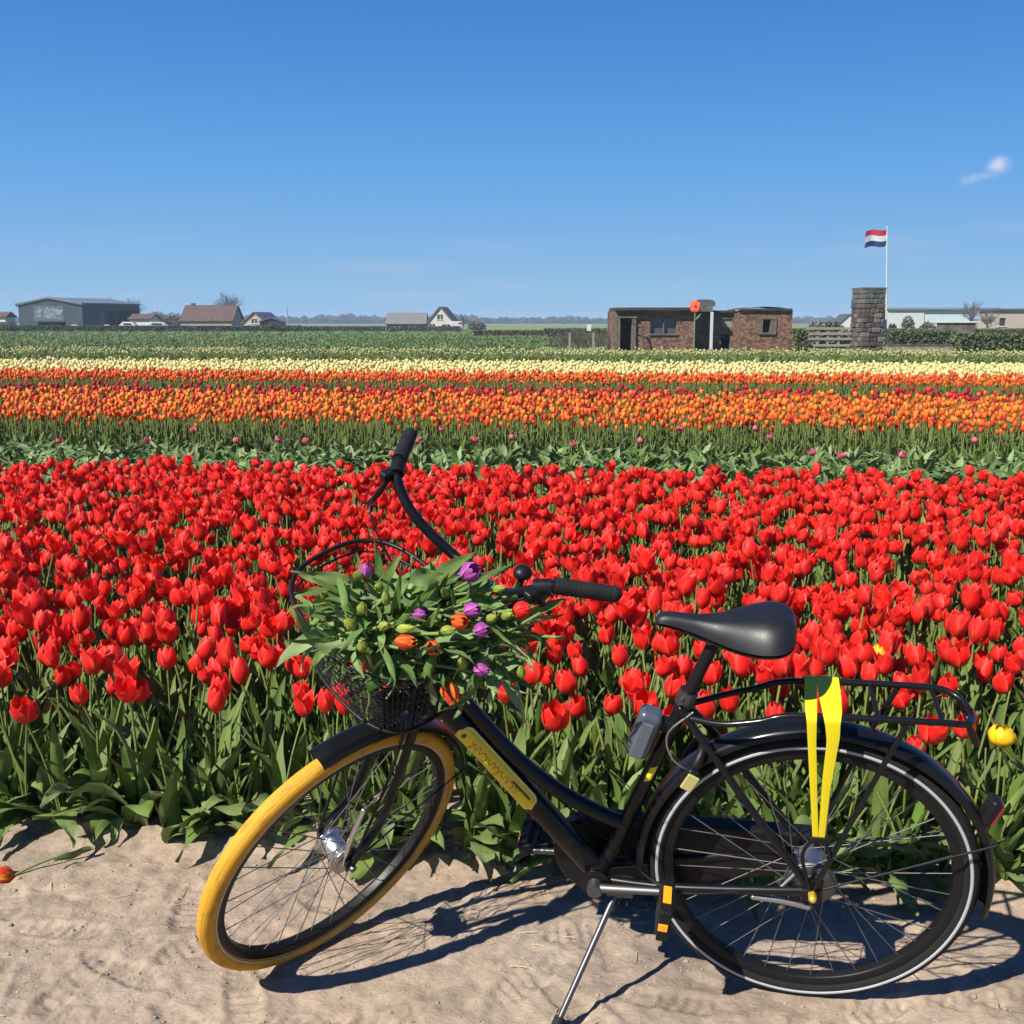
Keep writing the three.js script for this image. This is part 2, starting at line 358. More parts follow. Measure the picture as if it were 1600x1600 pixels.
// ---- the block tower with the flag beside it
{
  const D = 57, k = PXM(D), x0 = (1343 - 800) * k, w = 37 * k, H = (549 - 454) * k;
  const t = thing('block_tower', 'tall narrow square tower of mottled brown stone blocks right of the bunker', 'tower', V(x0 + w / 2, 0, -D), 0.16);
  mesh('core', box(w - 0.1, H - 0.06, w - 0.1, 0, (H - 0.06) / 2, -w / 2), std([0.05, 0.04, 0.038], 1), t);
  const mats = [[0.085, 0.06, 0.055], [0.13, 0.095, 0.085], [0.075, 0.058, 0.058], [0.14, 0.105, 0.095], [0.11, 0.07, 0.06], [0.08, 0.06, 0.06], [0.22, 0.18, 0.16]].map((c) => std(c.map((q) => q * 0.6), 0.95));
  const top = [[0.095, 0.1, 0.09], [0.075, 0.075, 0.08], [0.12, 0.115, 0.095]].map((c) => std(c.map((q) => q * 0.75), 0.95));
  const rows = 13, rh = H / rows;
  const geos = [0.8, 1.1, 1.5].map((q) => { const g = new RoundedBoxGeometry(0.3 * q, rh + 0.01, 0.22, 2, 0.05), p = g.attributes.position; for (let i = 0; i < p.count; i++) { const k = 1 + 0.12 * (vnoise(p.getX(i) * 9 + q * 30, p.getY(i) * 9 + p.getZ(i) * 5, 12) - 0.5); p.setXYZ(i, p.getX(i) * k, p.getY(i) * (2 - k), p.getZ(i) * k); } g.computeVertexNormals(); return g; });
  for (let j = 0; j < rows; j++) for (let f = 0; f < 3; f++) {
    let x = -w / 2;
    while (x < w / 2 - 0.06) {
      const gi = Math.floor(rnd() * 3), g = geos[gi], gw = 0.3 * [0.8, 1.1, 1.5][gi];
      const bw = Math.min(gw, w / 2 - x), m = mesh('stone_block', g, pick(j > 9 ? top : mats), t);
      m.scale.set((bw - 0.006) / gw, rr(0.86, 1.04), 1); m.rotation.z = rr(-0.04, 0.04);
      const c = x + bw / 2, o = rr(-0.03, 0.05);
      if (f === 0) m.position.set(c, (j + 0.5) * rh, -0.06 + o);
      else { m.position.set(f === 1 ? w / 2 - 0.06 + o : -w / 2 + 0.06 - o, (j + 0.5) * rh, -w / 2 - c * 0.86); m.rotation.y = Math.PI / 2; }
      x += bw;
    }
  }
  mesh('cap_slab', box(w + 0.06, 0.1, w + 0.06, 0, H + 0.052, -w / 2, 0.02), top[0], t);
  const fp = thing('flag_pole', 'thin white flagpole standing behind the stone block tower', 'flagpole', V((1383.5 - 800) * PXM(59.5), 0, -59.5));
  const HP = (551 - 366) * PXM(59.5);
  mesh('pole_shaft', bar(V(0.02, 0, 0), V(-0.3, HP, 0), 0.045, 0.026, 12), M.white, fp);
  mesh('finial', new THREE.SphereGeometry(0.05, 12, 8).translate(-0.3, HP + 0.04, 0), M.white, fp);
  const fg = thing('flag', 'red, white and blue striped flag blowing left from the top of the flagpole', 'flag', V((1383.5 - 800) * PXM(59.5) - 0.32, HP, -59.5));
  const fw = 33 * PXM(59.5), fh = 25 * PXM(59.5);
  const cols = [[0.45, 0.01, 0.025], [0.6, 0.6, 0.6], [0.01, 0.022, 0.12]];
  cols.forEach((c, i) => mesh('stripe', grid(24, 4, (u, v) => {
    const y = -(i + v) / 3 * fh, x = -u * fw;
    return [x + 0.03 - 0.05 * v, y - 0.1 * u - 0.05 - 0.05 * Math.sin(u * 6.5 + 0.4), 0.1 * u * Math.sin(u * 7 + (i + v) * 0.5)];
  }), phys(c, 0.7, { transmission: 0.3, thickness: 0 }), fg));
}

// ---- bare trees and shrubs
function bareTree(name, label, p, h, spread, o = {}) {
  const t = thing(name, label, o.category ?? 'tree', p, 0, o.group);
  const tw = [], trunk = [];
  const n = o.n ?? 26, forkAt = o.fork ?? 0.3, r0 = o.r ?? h * 0.02;
  if (!o.shrub) trunk.push(bar(V(0, 0, 0), V(rr(-0.02, 0.02) * h, h * 0.6, 0), r0, r0 * 0.35, 7));
  const grow = (a, d, len, r, lvl) => {
    const b = a.clone().addScaledVector(d, len);
    (lvl > 1 ? trunk : tw).push(bar(a, b, r, r * 0.55, lvl > 1 ? 5 : 3));
    if (lvl === 0) return;
    const m = lvl > 1 ? 4 : 5;
    for (let i = 0; i < m; i++) {
      const q = a.clone().lerp(b, rr(0.35, 1)), dd = d.clone().multiplyScalar(0.9).add(V(rr(-1, 1), rr(-0.35, 0.85), rr(-1, 1)).multiplyScalar(0.75)).normalize();
      grow(q, dd, len * rr(0.45, 0.72), r * 0.5, lvl - 1);
    }
  };
  for (let i = 0; i < n; i++) {
    const a = (i / n) * 6.283 * 2.4 + rr(-0.3, 0.3), y = o.shrub ? rr(0, 0.1) * h : lerp(forkAt, 0.6, i / n) * h, el = o.shrub ? rr(0.7, 1.35) : rr(0.35, 1.2);
    grow(V(o.shrub ? rr(-0.4, 0.4) * spread : 0, y, o.shrub ? rr(-0.2, 0.2) * spread : 0), V(Math.cos(a) * Math.cos(el), Math.sin(el), Math.sin(a) * Math.cos(el)), (o.shrub ? h * 0.55 : Math.min(spread * 0.5, h * 0.35)) * rr(0.7, 1), (o.shrub ? 0.012 : r0 * 0.4), o.lvl ?? 2);
  }
  if (trunk.length) mesh(o.shrub ? 'branches' : 'trunk', trunk, o.bark ?? M.bark, t);
  mesh(o.shrub ? 'twigs' : 'crown', tw, o.mat ?? M.twig, t);
  return t;
}
const base = (px, D) => V((px - 800) * PXM(D), 0, -D);
// leafy mass for hedges and low shrubs: many small leaf faces through the volume
function leafMass(w, h, d, n, size, cols, shape = 'box') {
  const pos = [], col = [], nor = [];
  for (let i = 0; i < n; i++) {
    let x, y, z;
    if (shape === 'box') {
      const f = rnd(); x = rr(-w / 2, w / 2); y = rr(0, h); z = rr(-d / 2, d / 2);
      if (f < 0.45) z = d / 2 * (0.8 + rr(-0.25, 0.3)); else if (f < 0.75) y = h * (0.94 + rr(-0.12, 0.09));
      y += 0.07 * h * (fbm(x * 1.3 + 7, z, 81, 3) - 0.5) * (y / h);
    } else { do { x = rr(-1, 1); y = rr(-0.6, 1); z = rr(-1, 1); } while (x * x + y * y + z * z > 1 - 0.5 * fbm(x * 3 + i * 0, y * 3, 83, 2)); x *= w / 2; y = (y + 0.6) / 1.6 * h; z *= d / 2; }
    const a = V(rr(-1, 1), rr(-1, 1), rr(-1, 1)).normalize(), b = new THREE.Vector3().crossVectors(a, V(rr(-1, 1), rr(-1, 1), rr(-1, 1))).normalize(), c = pick(cols), kk = rr(0.8, 1.2), s = size * rr(0.7, 1.3);
    for (const [p, q] of [[-0.5, 0], [0.5, -0.35], [0.5, 0.35]]) { pos.push(x + a.x * p * s + b.x * q * s * 2, Math.max(0, y + a.y * p * s + b.y * q * s * 2), z + a.z * p * s + b.z * q * s * 2); col.push(...c.map((m) => m * kk)); }
  }
  const g = new THREE.BufferGeometry();
  g.setAttribute('position', new THREE.Float32BufferAttribute(pos, 3));
  g.setAttribute('color', new THREE.Float32BufferAttribute(col, 3));
  g.computeVertexNormals();
  return g;
}
const matLeafMass = std([1, 1, 1], 0.85, { vertexColors: true });
const OLIVE = [[0.085, 0.11, 0.03], [0.06, 0.085, 0.025], [0.11, 0.125, 0.04], [0.05, 0.065, 0.02]];
const DUN = [[0.1, 0.085, 0.06], [0.07, 0.075, 0.05], [0.13, 0.12, 0.08], [0.06, 0.05, 0.04]];
function hedge(name, label, pxa, pxb, D, h, d, n, size, cols, category = 'hedge') {
  const a = (pxa - 800) * PXM(D), b = (pxb - 800) * PXM(D);
  const t = thing(name, label, category, V((a + b) / 2, 0, -D));
  mesh('branches', box(b - a - 0.2, h * 0.8, d * 0.5, 0, h * 0.4, 0), std(cols[3].map((q) => q * 0.6), 1), t);
  mesh('leaves', leafMass(b - a, h, d, n, size, cols), matLeafMass, t);
  return t;
}
hedge('hedge', 'clipped olive green hedge at the right edge behind the flower field', 1491, 1640, 52, 0.93, 1.2, 9000, 0.1, OLIVE);
hedge('hedge', 'darker olive hedge behind the low pale wall right of the tower', 1386, 1486, 66, 0.95, 1.2, 5000, 0.12, OLIVE.map((c) => c.map((q) => q * 0.8)));
{
  const D = 56, k = PXM(D);
  const lw = thing('garden_wall', 'low weathered pale wall between the stone tower and the hedge', 'wall', V((1384 - 800) * k, 0, -D));
  mesh('wall', scaleUV(box(106 * k, 0.32, 0.25, 53 * k, 0.16, 0, 0.02), 1.5), texMat(stain(108, [0.5, 0.45, 0.4], [0.66, 0.6, 0.53])), lw);
  mesh('coping', box(107 * k, 0.05, 0.32, 53 * k, 0.346, 0, 0.01), M.concrete, lw);
  const gp = thing('gate_post', 'pale post at the end of the olive hedge near the right edge', 'post', V((1496 - 800) * PXM(54), 0, -54));
  mesh('post_shaft', [box(0.16, 0.88, 0.16, 0, 0.44, 0, 0.02)], M.concrete, gp);
  mesh('post_cap', [box(0.22, 0.07, 0.22, 0, 0.917, 0, 0.015)], M.concrete, gp);
}
// weathered timber rails between bunker and tower
{
  const D = 58, k = PXM(D);
  const f = thing('timber_rail_fence', 'grey weathered timber rail fence between the bunker and the tower', 'fence', V((1258 - 800) * k, 0, -D));
  const X = (px) => (px - 1258) * k, Y = (py) => (548.5 - py) * k;
  for (const px of [1260, 1276, 1292, 1309, 1330]) mesh('fence_post', box(0.12, Y(512), 0.12, X(px), Y(512) / 2, 0, 0.01), M.weathered, f);
  for (const py of [514, 522, 530, 540]) mesh('fence_rail', box(X(1334), 0.13, 0.05, X(1334) / 2 + 0.03, Y(py), 0.087, 0.008), M.weathered, f);
  hedge('low_hedge', 'dark patch of hedge at the right corner of the bunker', 1240, 1258, 57, 1.05, 0.8, 1500, 0.1, OLIVE);
  const g2 = thing('bare_shrub_row', 'row of bare brown shrubs behind the timber rail fence', 'shrubs', V((1292 - 800) * PXM(63), 0, -63));
  mesh('twigs', leafMass(3.4, 1.75, 1.4, 3000, 0.12, DUN, 'blob'), matLeafMass, g2);
}
// scrub and posts left of the bunker
{
  const D = 60, k = PXM(D);
  for (const [px, w, h, l] of [[872, 0.95, 1.25, 'grey twiggy shrub farthest left of the bunker by the field edge'], [893, 1.0, 1.45, 'brownish bare shrub between the two grey ones left of the bunker'], [912, 1.0, 1.35, 'thin bare shrub just left of the white marker board'], [940, 1.1, 1.4, 'bare shrub right beside the bunker doorway corner']])
    bareTree('bare_shrub', l, base(px, D), h, w, { shrub: true, n: 26, lvl: 2, category: 'shrub' });
  for (const [px, l] of [[890, 'grey wooden post left of the white marker board'], [927, 'grey wooden post right of the white marker board']]) { const t = thing('wooden_post', l, 'post', base(px, 58.5)); mesh('post_shaft', box(0.11, 0.95, 0.11, 0, 0.475, 0, 0.01), M.weathered, t); mesh('post_top', box(0.13, 0.04, 0.13, 0, 0.972, 0, 0.008), M.concrete, t); }
  const wb = thing('marker_board', 'small white board on a pole among the scrub left of the bunker', 'board', base(920, 61));
  mesh('board', box(0.24, 0.36, 0.04, 0, 1.2, 0.045, 0.01), M.white, wb);
  mesh('pole_shaft', bar(V(0, 0, 0), V(0, 1.35, 0), 0.025), M.weathered, wb);
}

// ---- far left: the blue-grey barn
{
  const D = 190, k = PXM(D), W = 134 * k, h = 41 * k, hr = 49.5 * k;
  const b = thing('barn', 'big blue-grey barn with shallow gable roof at the far left', 'barn', base(80, D), 0.0);
  b.rotation.y = -0.42;
  const holes = [[-W * 0.2, 0.02, W * 0.24, 1.5]];
  mesh('wall', scaleUV(gable(W, h, hr, 0.3, holes), 4), M.bluegrey, b);
  const LEN = 13.4;
  mesh('side_wall', [scaleUV(wall(LEN, h, 0.3, [[3.6, 0.02, 5.2, 3.4], [5.6, 0.02, 7.2, 3.4], [7.7, 0.02, 13, 3.5]]).rotateY(Math.PI / 2).translate(W / 2, 0, -0.31), 4), scaleUV(box(0.3, h, LEN, -W / 2 + 0.15, h / 2, -LEN / 2 - 0.31), 4)], M.bluegrey, b);
  mesh('back_wall', scaleUV(gable(W, h, hr, 0.3).translate(0, 0, -LEN), 4), M.bluegrey, b);
  mesh('roof', roofPlanes(W, h, hr, LEN, 0.35, 0.22), std([0.1, 0.125, 0.155], 0.6), b);
  mesh('verge', [bar(V(-W / 2 - 0.3, h - 0.14, 0.1), V(0, hr + 0.1, 0.1), 0.26, 0.26, 6), bar(V(W / 2 + 0.3, h - 0.14, 0.1), V(0, hr + 0.1, 0.1), 0.26, 0.26, 6)], M.slate, b);
  // pale weathered mural on the gable: print on the boards
  const c = document.createElement('canvas'); c.width = 256; c.height = 128;
  const g = c.getContext('2d');
  g.fillStyle = '#3b4651'; g.fillRect(0, 0, 256, 128);
  g.fillStyle = '#6f7983';
  for (let i = 0; i < 60; i++) { const x = rr(20, 236), y = rr(18, 104); g.globalAlpha = rr(0.25, 0.8); g.beginPath(); g.ellipse(x, y, rr(6, 26), rr(4, 13), rr(-1, 1), 0, 7); g.fill(); }
  g.globalAlpha = 0.7; g.fillStyle = '#2e3945'; for (let i = 0; i < 16; i++) { g.beginPath(); g.ellipse(rr(30, 226), rr(30, 100), rr(4, 14), rr(4, 12), rr(-1, 1), 0, 7); g.fill(); }
  g.globalAlpha = 1;
  const tx = new THREE.CanvasTexture(c); tx.colorSpace = THREE.SRGBColorSpace; tx.magFilter = THREE.LinearFilter;
  mesh('mural', box(W * 0.47, 2.6, 0.03, -W * 0.02, 3.0, 0.03), new THREE.MeshStandardMaterial({ map: tx, roughness: 0.8 }), b);
  mesh('side_door', [box(0.05, 3.3, 2.1, W / 2 - 0.2, 1.66, -4.7)], M.slate, b);
  // things parked before it
  for (const [px, D2, l] of [[117, 176, 'round pale bale in front of the barn gable'], [168, 178, 'round pale bale in front of the barn side doors']]) { const t = thing('wrapped_bale', l, 'bale', base(px, D2)); mesh('bale_body', new THREE.CylinderGeometry(0.55, 0.55, 1.1, 24).rotateX(Math.PI / 2).translate(0, 0.55, 0), M.white, t); mesh('bale_end', new THREE.CylinderGeometry(0.42, 0.42, 0.03, 24).rotateX(Math.PI / 2).translate(0, 0.55, 0.56), M.concrete, t); }
}
function car(name, label, px, D, turn, mat, L = 4.2) {
  const t = thing(name, label, 'car', base(px, D), turn);
  const s = new THREE.Shape([[-2.1, 0.35], [2.1, 0.35], [2.1, 0.75], [1.2, 0.9], [0.6, 1.42], [-1.3, 1.45], [-2.0, 0.95], [-2.1, 0.8]].map(([x, y]) => new THREE.Vector2(x * L / 4.2, y)));
  mesh('body', new THREE.ExtrudeGeometry(s, { depth: 1.5, bevelEnabled: true, bevelSize: 0.08, bevelThickness: 0.08, bevelSegments: 2 }).translate(0, 0, -0.75), mat, t);
  mesh('window', [box(1.6 * L / 4.2, 0.34, 1.72, -0.35, 1.17, 0, 0.05)], M.glass, t);
  for (const x of [-1.3, 1.3]) for (const z of [-0.72, 0.72]) mesh('wheel', new THREE.CylinderGeometry(0.32, 0.32, 0.2, 20).rotateX(Math.PI / 2).translate(x * L / 4.2, 0.32, z), M.dark, t);
  return t;
}
car('white_car', 'white car parked right of the small white house by the barn', 250, 176, 0.2, M.white);
car('white_car', 'small pale car parked before the barn dark doors', 205, 180, 0.1, M.white, 3.4);
car('dark_car', 'dark car parked left of the blue-grey barn', 14, 180, 0.1, std([0.02, 0.022, 0.03], 0.3));
function house(name, label, px, D, W, h, hr, len, turn, mats, windows = []) {
  const t = thing(name, label, 'house', base(px, D), turn);
  mesh('wall', [gable(W, h, hr, 0.3, windows.map((q) => q)), gable(W, h, hr, 0.3).translate(0, 0, -len + 0.3), box(0.3, h, len - 0.61, -W / 2 + 0.15, h / 2, -len / 2), box(0.3, h, len - 0.61, W / 2 - 0.15, h / 2, -len / 2)], mats[0], t);
  mesh('roof', roofPlanes(W, h, hr, len, 0.25, 0.2), mats[1], t);
  for (const [x0, y0, x1, y1] of windows) { const w = sub('window', t); mesh('pane', box(x1 - x0, y1 - y0, 0.03, (x0 + x1) / 2, (y0 + y1) / 2, -0.15), M.glass, w); mesh('window_frame', [box(0.08, y1 - y0, 0.08, (x0 + x1) / 2, (y0 + y1) / 2, -0.1), box(x1 - x0 + 0.2, 0.1, 0.14, (x0 + x1) / 2, y0 - 0.052, 0.03)], mats[2] ?? M.white, w); }
  return t;
}
{
  house('white_cottage', 'low white house with dark red roof just right of the barn', 228, 186, 5, 1.9, 2.7, 3.5, Math.PI / 2, [M.white, M.tiles], []).position.x = (243 - 800) * PXM(186);
  const fh = house('farmhouse', 'brown tiled farmhouse with long steep roof left of centre', 330, 184, 8, 1.6, 4.2, 8.6, Math.PI / 2, [M.render_, M.tiles], []);
  fh.position.x = (372 - 800) * PXM(188); fh.position.z -= 4;
  mesh('chimney', box(0.6, 0.8, 0.6, 0, 4.3, -7.5), M.tiles, fh);
  for (const z of [-1.6, -3.4, -5.2]) { const w = sub('window', fh); mesh('pane', box(0.03, 0.7, 1.1, 4.02, 0.95, z), M.glass, w); mesh('window_frame', [box(0.05, 0.1, 1.3, 4.03, 1.36, z), box(0.05, 0.1, 1.3, 4.03, 0.54, z)], M.white, w); }
  house('gabled_house', 'small dark-roofed house with pale gable beside the brown farmhouse', 398, 180, 4.4, 1.2, 3.0, 7, -0.15, [M.render_, M.slate], [[-0.5, 1.3, 0.5, 2.0]]);
  house('dark_shed', 'low black shed right of the dark-roofed house', 424, 178, 3.6, 1.5, 2.1, 4, 0.1, [M.dark, M.slate], [[-0.9, 0.4, 0.5, 1.2]]);
  const wh = house('white_gable_house', 'house with steep white gable and dark roof edge in the middle distance', 688, 182, 4.4, 1.3, 3.9, 6, -0.12, [std([0.42, 0.39, 0.35], 0.8), std([0.1, 0.075, 0.065], 0.8)], [[-0.5, 1.9, 0.5, 2.7], [-1.9, 0.4, -0.9, 1.2], [0.3, 0.2, 1.9, 1.1]]);
  const lb = house('long_grey_barn', 'long grey-roofed brick barn left of the white gable house', 645, 186, 6, 1.15, 2.9, 6.4, Math.PI / 2, [M.tiles, std([0.13, 0.125, 0.125], 0.8)], []);
  lb.position.x = (669 - 800) * PXM(190);
  const vn = thing('white_van', 'white van parked right of the white gable house', 'van', base(713, 178), 0.1);
  mesh('body', box(1.9, 1.35, 1.5, 0, 0.95, 0, 0.12), M.white, vn);
  mesh('window', box(0.5, 0.4, 1.52, 0.6, 1.3, 0, 0.04), M.glass, vn);
  for (const x of [-0.6, 0.6]) mesh('wheel', new THREE.CylinderGeometry(0.3, 0.3, 1.56, 18).rotateX(Math.PI / 2).translate(x, 0.3, 0), M.dark, vn);
  const hb = thing('white_hall', 'white building partly in view at the far left edge', 'building', base(-2, 200));
  mesh('wall', box(4.6, 2.4, 4, 0, 1.2, 0), M.white, hb); mesh('roof', roofPlanes(4, 2.4, 3.2, 4.6).map((g) => g.translate(0, 0, 2.3).rotateY(Math.PI / 2)), M.tiles, hb);
  const ms = thing('mast', 'thin blue-grey mast standing right of the farm buildings', 'mast', base(450, 185));
  mesh('mast_shaft', bar(V(0, 0, 0), V(0, 3.9, 0), 0.12, 0.07), std([0.2, 0.25, 0.32], 0.6), ms);
  mesh('mast_arm', box(0.7, 0.1, 0.1, 0, 3.5, 0), std([0.2, 0.25, 0.32], 0.6), ms);
}
// ---- far right: glasshouses and the pale house
{
  const D = 150, k = PXM(D), X = (px) => (px - 800) * k, Y = (py) => (py < 0 ? 0 : (520.5 - py) * k);
  const gh = thing('glasshouse', 'long low glasshouse with white end wall at the far right', 'glasshouse', V(X(1384), 0, -D));
  const L = (px) => X(px) - X(1384);
  mesh('end_wall', scaleUV(box(L(1442), Y(485), 0.2, L(1442) / 2, Y(485) / 2, 0), 3), std([0.45, 0.45, 0.46], 0.6), gh);
  for (let i = 0; i < 12; i++) { const x0 = L(1442.5 + i * 6), x1 = L(1448.3 + i * 6); mesh('pane', box(x1 - x0, Y(486) - 1.4, 0.04, (x0 + x1) / 2, 1.4 + (Y(486) - 1.4) / 2, -0.05), M.glasshouse, gh); mesh('panel', box(x1 - x0, 1.34, 0.06, (x0 + x1) / 2, 0.67, -0.05), std([0.4, 0.42, 0.45], 0.7), gh); }
  mesh('rear_wall', box(L(1516), Y(486), 0.2, L(1516) / 2, Y(486) / 2, -8), std([0.45, 0.46, 0.48], 0.7), gh);
  mesh('roof', [box(L(1560), 0.34, 8.6, L(1560) / 2 - 0.1, Y(483), -3.9, 0.05)], std([0.14, 0.19, 0.21], 0.5), gh);
  const ph = thing('pale_house', 'pinkish pale house with one dark window at the right edge', 'house', V(X(1524), 0, -D + 6));
  const k2 = PXM(D - 6), W2 = 110 * k2, H2 = (521 - 486) * k2;
  mesh('wall', scaleUV(wall(W2, H2, 0.3, [[52 * k2, 22 * k2, 66 * k2, 29 * k2], [6 * k2, 12 * k2, 16 * k2, 24 * k2]]), 3), M.render_, ph);
  mesh('side_wall', box(0.3, H2, 5, 0.15, H2 / 2, -2.81), M.render_, ph);
  mesh('roof', box(W2 + 0.6, 0.3, 6, W2 / 2, H2 + 0.152, -2.7, 0.05), M.slate, ph);
  for (const [a, b2, c2, d2] of [[52, 22, 66, 29], [6, 12, 16, 24]]) { const w = sub('window', ph); mesh('pane', box((c2 - a) * k2, (d2 - b2) * k2, 0.03, (a + c2) / 2 * k2, (b2 + d2) / 2 * k2, -0.2), M.dark, w); mesh('window_frame', box((c2 - a) * k2 + 0.3, 0.12, 0.12, (a + c2) / 2 * k2, b2 * k2 - 0.062, 0.04), M.white, w); }
  const gb = thing('white_gable_shed', 'small white gable showing left of the stone tower', 'shed', base(1326, 110));
  mesh('wall', gable(1.8, 1.4, 2.25, 0.2), M.white, gb); mesh('roof', roofPlanes(1.8, 1.4, 2.25, 3, 0.1, 0.1), M.slate, gb);
  const bx = thing('stone_shed', 'low grey shed standing before the glasshouse behind the hedge', 'shed', base(1492, 90));
  mesh('wall', scaleUV(box(2.4, 1.45, 2, 0, 0.72, 0), 2), M.concrete, bx); mesh('roof', box(2.7, 0.12, 2.3, 0, 1.512, 0, 0.02), std([0.5, 0.48, 0.4], 0.8), bx);
}
// trees near the far buildings
bareTree('bare_tree', 'bare brown tree rising over the glasshouse roof', base(1515, 140), 4.6, 2.6, { n: 30, r: 0.09 });
bareTree('bare_tree', 'low bare tree with bent trunk before the pale house', base(1541, 120), 2.9, 2.6, { n: 22, r: 0.1 });
bareTree('bare_tree', 'round bare brown tree behind the farmhouse roof', base(357, 205), 7.0, 5.0, { n: 44, r: 0.12, lvl: 2 });
bareTree('bare_tree', 'bare tree behind the right end of the barn roof', base(168, 230), 7.6, 4.2, { n: 34, r: 0.12 });
bareTree('bare_tree', 'second bare tree between the barn and the white cottage', base(208, 220), 6.2, 4.8, { n: 34, r: 0.12 });
bareTree('bare_tree', 'small bare tree right of the white van', base(724, 180), 2.6, 1.8, { n: 22, r: 0.07 });
bareTree('bare_tree', 'thin bare tree behind the bunker roof', base(1206, 120), 3.5, 2.6, { n: 16, r: 0.06 });
for (const [px, D, w, h, l] of [[248, 200, 6, 3.9, 'grey-brown bushy clump behind the white cottage'], [275, 205, 5, 3.6, 'grey bushy clump left of the brown farmhouse'], [1418, 125, 1.8, 2.5, 'rounded grey-green bush before the white glasshouse end'], [1449, 118, 2.1, 1.7, 'dark green bush at the corner of the glasshouse'], [1394, 118, 1.1, 1.6, 'small dark bush right of the stone tower'], [745, 200, 4, 1.9, 'low brown bush right of the small bare tree'], [440, 190, 2.5, 1.7, 'low dark bush beside the mast']]) {
  const t = thing('bush', l, 'bush', base(px, D));
  mesh('branches', new THREE.CylinderGeometry(0.05, 0.08, h * 0.5, 6).translate(0, h * 0.25, 0), M.bark, t);
  mesh('leaves', leafMass(w, h, w * 0.7, Math.round(w * 320), 0.2, px > 1000 ? OLIVE.concat(DUN) : DUN, 'blob'), matLeafMass, t);
}
// field-edge hedges
hedge('field_hedge', 'long dark hedge along the far left edge of the green field', -60, 470, 172, 0.85, 1.4, 26000, 0.22, OLIVE.map((c) => c.map((q) => q * 0.7)));
hedge('field_hedge', 'low reddish brown hedge running across the far field centre', 440, 720, 174, 0.75, 1.2, 12000, 0.2, DUN);
hedge('field_hedge', 'reddish brown hedge left of the scrub by the bunker', 740, 880, 120, 0.55, 1.0, 9000, 0.16, DUN.map((c) => [c[0] * 1.2, c[1] * 0.9, c[2] * 0.8]));
hedge('field_hedge', 'olive field hedge running behind the bunker to the glasshouse', 850, 1660, 112, 0.8, 1.2, 24000, 0.16, OLIVE.concat(DUN).slice(1, 5));
// the treeline on the horizon
{
  const tl = new THREE.Group(); tl.name = 'far_trees';
  tag(tl, 'distant hazy line of trees along the horizon', 'trees', null, 'stuff');
  const geos = [0, 1, 2, 3].map(() => leafMass(13, 8, 8, 800, 0.95, [[0.07, 0.075, 0.065], [0.06, 0.07, 0.05], [0.09, 0.085, 0.07]], 'blob'));
  const ms = geos.map(() => []);
  for (let x = -560; x < 560; x += 4.2) {
    const D = 880 + 90 * fbm(x * 0.02, 3, 88, 2), h = 0.35 + 1.05 * fbm(x * 0.02, 9, 89, 4);
    ms[Math.floor(rnd() * 4)].push(new THREE.Matrix4().compose(V(x + rr(-2, 2), 0, -D), new THREE.Quaternion().setFromEuler(new THREE.Euler(0, rr(0, 6), 0)), V(1, h * rr(0.8, 1.15), 1)));
  }
  geos.forEach((g, i) => { const im = shadows(new THREE.InstancedMesh(g, matLeafMass, ms[i].length)); im.name = 'tree_crowns'; ms[i].forEach((m, j) => im.setMatrixAt(j, m)); tl.add(im); });
  scene.add(tl);
}
scene.fog = new THREE.FogExp2(rgb(0.5, 0.64, 0.82), 0.0005);

// ---------------------------------------------------------------- tulips
const matPetal = (o = {}) => phys([1, 1, 1], 0.55, { vertexColors: true, transmission: 0.34, thickness: 0, ior: 1.4, specularIntensity: 0.6, ...o });
const leafBump = noiseTexture(128, (u, v) => 0.5 + 0.5 * Math.sin(u * 130) * 0.6 + 0.3 * (vnoise(u * 40, v * 8, 3) - 0.5));
const matGreen = phys([1, 1, 1], 0.52, { vertexColors: true, transmission: 0.25, thickness: 0, ior: 1.4, specularIntensity: 0.55, bumpMap: leafBump, bumpScale: 0.0006 });
const petalsMat = matPetal();

const PAL = {
  red: { body: [0.8, 0.017, 0.012], edge: [0.85, 0.085, 0.05], base: [0.6, 0.03, 0.008] },
  crimson: { body: [0.42, 0.008, 0.012], edge: [0.5, 0.02, 0.025], base: [0.3, 0.01, 0.01] },
  orange: { body: [0.76, 0.09, 0.01], edge: [0.85, 0.21, 0.02], base: [0.7, 0.16, 0.02] },
  flame: { body: [0.62, 0.045, 0.008], edge: [0.85, 0.36, 0.03], base: [0.7, 0.26, 0.03] },
  faded: { body: [0.42, 0.41, 0.15], edge: [0.5, 0.48, 0.2], base: [0.25, 0.3, 0.1] },
  scarlet: { body: [0.7, 0.035, 0.01], edge: [0.8, 0.1, 0.02], base: [0.6, 0.06, 0.01] },
  amber: { body: [0.8, 0.22, 0.015], edge: [0.85, 0.36, 0.03], base: [0.7, 0.26, 0.03] },
  yellow: { body: [0.83, 0.55, 0.012], edge: [0.85, 0.48, 0.012], base: [0.6, 0.5, 0.03] },
  cream: { body: [0.74, 0.64, 0.25], edge: [0.78, 0.69, 0.34], base: [0.6, 0.6, 0.2] },
  purple: { body: [0.4, 0.06, 0.33], edge: [0.55, 0.19, 0.5], base: [0.3, 0.12, 0.25] },
  pink: { body: [0.6, 0.13, 0.17], edge: [0.7, 0.3, 0.32], base: [0.5, 0.2, 0.2] },
  bud: { body: [0.3, 0.36, 0.05], edge: [0.45, 0.48, 0.08], base: [0.16, 0.24, 0.04] },
};

